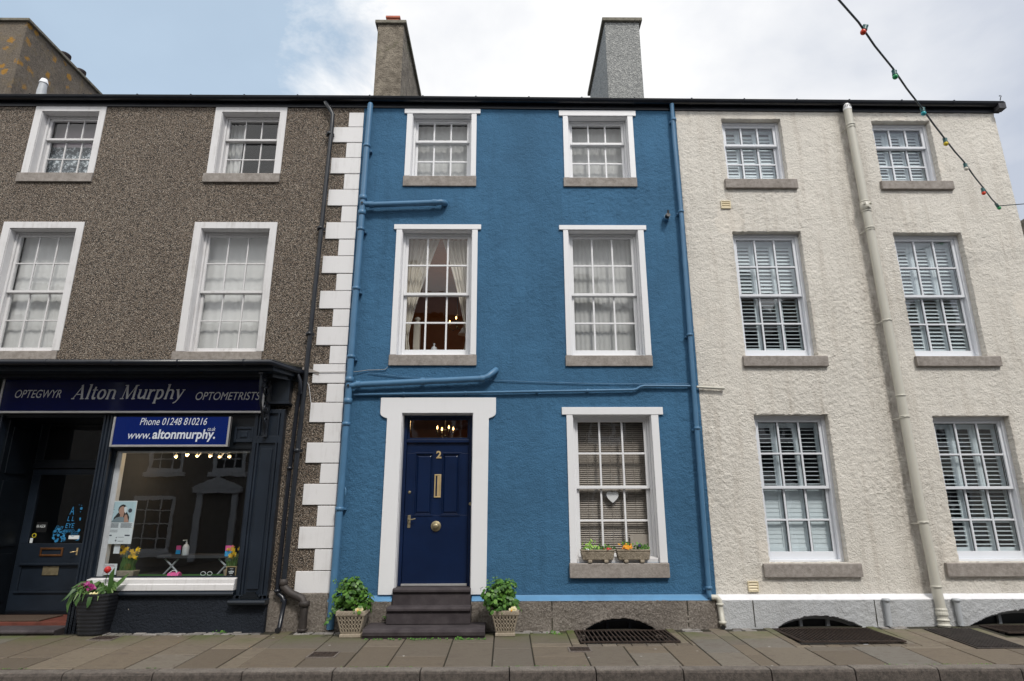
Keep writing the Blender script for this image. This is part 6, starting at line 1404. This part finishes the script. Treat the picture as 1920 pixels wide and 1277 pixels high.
X, Y, Z = trough(X1_, 'left stone trough with lime primrose and dark red flowers on the ground floor sill', 0)
f_ = thing('primrose_plants', (X, Y, Z-.02), 'lime green primroses and a dark red primrose growing in the left trough', 'flowers'); m_ = MB(); clump(m_, (X-.09, Y, Z), 34, .09, .09, .024, rn); m_.build('lime_leaves', 'leaf_lime', f_); m_ = MB(); clump(m_, (X+.10, Y, Z-.005), 40, .15, .05, .026, rn); clump(m_, (X-.17, Y, Z), 8, .04, .02, .02, rn); m_.build('leaves', 'leaf', f_); m_ = MB(); clump(m_, (X+.14, Y-.04, Z+.005), 16, .05, .015, .014, rn); m_.build('red_flowers', 'red', f_); m_ = MB(); clump(m_, (X-.14, Y-.06, Z), 4, .015, .01, .014, rn); m_.build('white_flowers', 'paper', f_)
X, Y, Z = trough(X2_, 'right stone trough with orange primroses and a dark purple pansy on the ground floor sill', 1)
f_ = thing('orange_primroses', (X, Y, Z-.02), 'orange primroses and a dark purple pansy growing in the right trough', 'flowers'); m_ = MB(); clump(m_, (X-.09, Y-.03, Z+.01), 44, .075, .055, .020, rn); m_.build('orange_flowers', 'orange', f_); m_ = MB(); clump(m_, (X-.09, Y+.04, Z+.05), 12, .05, .05, .022, rn); m_.build('leaves', 'leaf', f_); m_ = MB(); clump(m_, (X+.12, Y, Z), 46, .11, .08, .024, rn); m_.build('leaves', 'leaf', f_); m_ = MB(); clump(m_, (X+.085, Y-.06, Z+.045), 12, .02, .02, .018, rn); m_.build('purple_flowers', 'purple', f_)
# moss, weeds and leaves along the joints
m_ = MB()
for k in range(60):
    x = rn.uniform(-1.8, -.1); y = -.60+rn.uniform(-.02, .01)
    if rn.random() < .45: 
        for q in range(4): m_.leaf((x+rn.uniform(-.02, .02), y, gz(x, y)+rn.uniform(.004, .02)), (rn.uniform(-.4, .4), -.7, .8), .010, .8, 5)
for (cx, cy, n_) in ((-1.55, -.12, 16), (-.55, -.6, 22), (.62, -.3, 18), (-1.15, -.6, 8), (-5.0, -.3, 0), (-3.7, -.15, 12)):
    for k in range(n_): m_.leaf((cx+rn.gauss(0, .04), cy+rn.gauss(0, .02), gz(cx, cy)+abs(rn.gauss(.015, .012))+(0.155 if cy == -.12 and cx < -1 else 0)), (rn.uniform(-.5, .5), -.6, .8), .013, .8, 6)
for k in range(520):
    x = rn.uniform(-6, 6); y = YK+rn.uniform(-.004, .02); 
    if math.sin(x*3.1)+math.sin(x*1.3+2) > .55: m_.leaf((x, y, gz(x, y)+.004), (rn.uniform(-.4, .4), -.3, 1), rn.uniform(.005, .010), .7, 5)
tag(m_.build('weeds', 'leaf'), 'small green weeds and moss growing in the paving joints', 'weeds', kind='stuff')
m_ = MB(); x, y = G(56, 1193, 0); m_.leaf((x, y, .045), (.2, -.5, .9), .045, .4, 8); m_.leaf((x+.03, y, .04), (-.3, -.4, .9), .03, .5, 8); tag(m_.build('fallen_leaf', 'terra'), 'dry orange leaf on the paving below the shop step', 'leaf')
random.setstate(stt)
# doormat
m_ = MB(); m_.box(-7.12, -6.2, .03, .50, .166, .182); tag(m_.build('doormat', 'mat', bevel=.004), 'brown coir mat on the red tiled shop threshold', 'doormat')

# ================================================================== beyond and opposite
nb = thing('distant_house', (11.5, 9, 0), 'dark roofed house far behind the cream gable at the right edge', 'house')
X, Z = P(1917, 418, 9); m_ = MB(); m_.box(X, X+5, 9, 15, -.1, Z-.8); m_.build('wall', 'pebble', nb); m_ = MB(); m_.prismx([(8.8, Z-.8), (15.2, Z-.8), (12, Z+1.6)], X-.15, X+5.2); m_.build('roof', 'roof', nb); m_ = MB(); m_.box(X+.0, X+.7, 8.9, 9.6, Z-1, Z+.1); m_.build('chimney', 'chim_brown', nb)
def opp(x0, x1, h, mat, label, wins, door=None, quoin=None, chim=None, y=-12.6):
    t_ = thing('opposite_house', ((x0+x1)/2, y, 0), label, 'house', 'houses across the street'); m_ = MB(); m_.box(x0, x1, y-7, y, -.2, h); m_.build('wall', mat, t_)
    m_ = MB(); m_.prismx([(y+.2, h), (y-7.2, h), (y-3.5, h+2.2)], x0, x1); m_.build('roof', 'roof', t_)
    for (a, b, c, d) in wins:
        m_ = MB(); ring(m_, a, b, c, d, .12, y-.02, y+.03)
        for q in (1, 2): xx = a+(b-a)*q/3; m_.box(xx-.02, xx+.02, y-.02, y+.015, c+.1, d-.1)
        for q in (1, 2, 3): zz = c+(d-c)*q/4; m_.box(a+.1, b-.1, y-.02, y+.012, zz-.02, zz+.02)
        m_.box(a-.1, b+.1, y, y+.1, c-.15, c); w_ = m_.build('window', 'white', t_); m_ = MB(); m_.box(a+.1, b-.1, y, y+.004, c+.1, d-.1); m_.build('pane', 'shopdark', w_)
    if door:
        a, b, d = door; m_ = MB(); m_.box(a, a+.2, y, y+.12, 0, d); m_.box(b-.2, b, y, y+.12, 0, d); m_.box(a-.1, b+.1, y, y+.2, d, d+.15); m_.prism([(a-.15, d+.15), (b+.15, d+.15), ((a+b)/2, d+.55)], y+.0, y+.22); m_.build('door_case', 'white', t_); m_ = MB(); m_.box(a+.2, b-.2, y, y+.04, .2, d-.4); m_.build('door', 'room', t_)
    if quoin:
        for k in range(int(h/.35)): m_ = MB(); m_.box(quoin, quoin+(.45 if k % 2 else .3), y, y+.03, .1+k*.35, .42+k*.35); m_.build('quoin', 'quoin', t_)
    for c in (chim or []): m_ = MB(); m_.box(c, c+1.0, y-4.2, y-2.8, h, h+3.4); m_.build('chimney', 'chim_brown', t_)
opp(-16.5, -8.6, 7.2, 'room', 'grey rendered house with a pedimented door across the street', [(-12.5, -11.1, .3, 2.1), (-12.2, -11, 2.9, 4.6), (-10, -8.9, 2.9, 4.6)], (-10.4, -9.0, 2.2), -13.6, [-15, -9.4])
opp(-5.2, 2.2, 8.6, 'chim_brown', 'brown stone house across the street', [(-4.4, -3.2, .8, 2.8), (-2, -.8, .8, 2.8), (-4.4, -3.2, 4, 6), (-2, -.8, 4, 6), (.4, 1.5, 4, 6)], (.3, 1.6, 2.3), None, [-4.8, 1.0])
opp(2.2, 11, 8.0, 'room_dark', 'dark stone house across the street', [(3, 4.2, .8, 2.8), (6, 7.2, .8, 2.8), (3, 4.2, 4, 6), (6, 7.2, 4, 6), (9, 10.2, 4, 6)], (8.4, 9.8, 2.3), None, [3.0, 9.6])
opp(11, 24, 7.0, 'cream_wall', 'cream house across the street', [(12, 13.2, .8, 2.8), (15, 16.2, .8, 2.8), (12, 13.2, 3.8, 5.6), (15, 16.2, 3.8, 5.6), (18, 19.2, 3.8, 5.6)], None, None, [12, 18])
opp(-32, -16.5, 7.6, 'chim_brown', 'stone house far left across the street', [(-18.5, -17.3, .8, 2.8), (-18.5, -17.3, 4, 6)], None, None, [-20])
tr = thing('street_tree', (-7.0, -16, -.12), 'leafy tree in the gap between the houses across the street', 'tree'); m_ = MB()
m_.tube([(-7, -16, -.12), (-7, -16, 2), (-6.8, -16, 4)], [.25, .2, .14], 10)
rn = random.Random(8); stt = random.getstate(); random.seed(8); lf_ = MB()
for k in range(12):
    e = Vector((-7+rn.gauss(0, 1.3), -16+rn.gauss(0, 1.2), 4.6+rn.gauss(0, 1.3))); m_.tube([(-6.9, -16, 2.6), tuple((Vector((-6.9, -16, 3))+e)/2), tuple(e)], [.09, .05, .02], 6)
    for q in range(130): d = Vector((rn.gauss(0, 1), rn.gauss(0, 1), rn.gauss(0, 1))).normalized()*rn.uniform(.3, .95); lf_.leaf(e+d, d+Vector((0, .3, .5)), rn.uniform(.06, .13), .7, 5)
m_.build('trunk', 'roof', tr); lf_.build('crown', 'leaf_dark', tr); random.setstate(stt)
print('objects', len(bpy.data.objects))
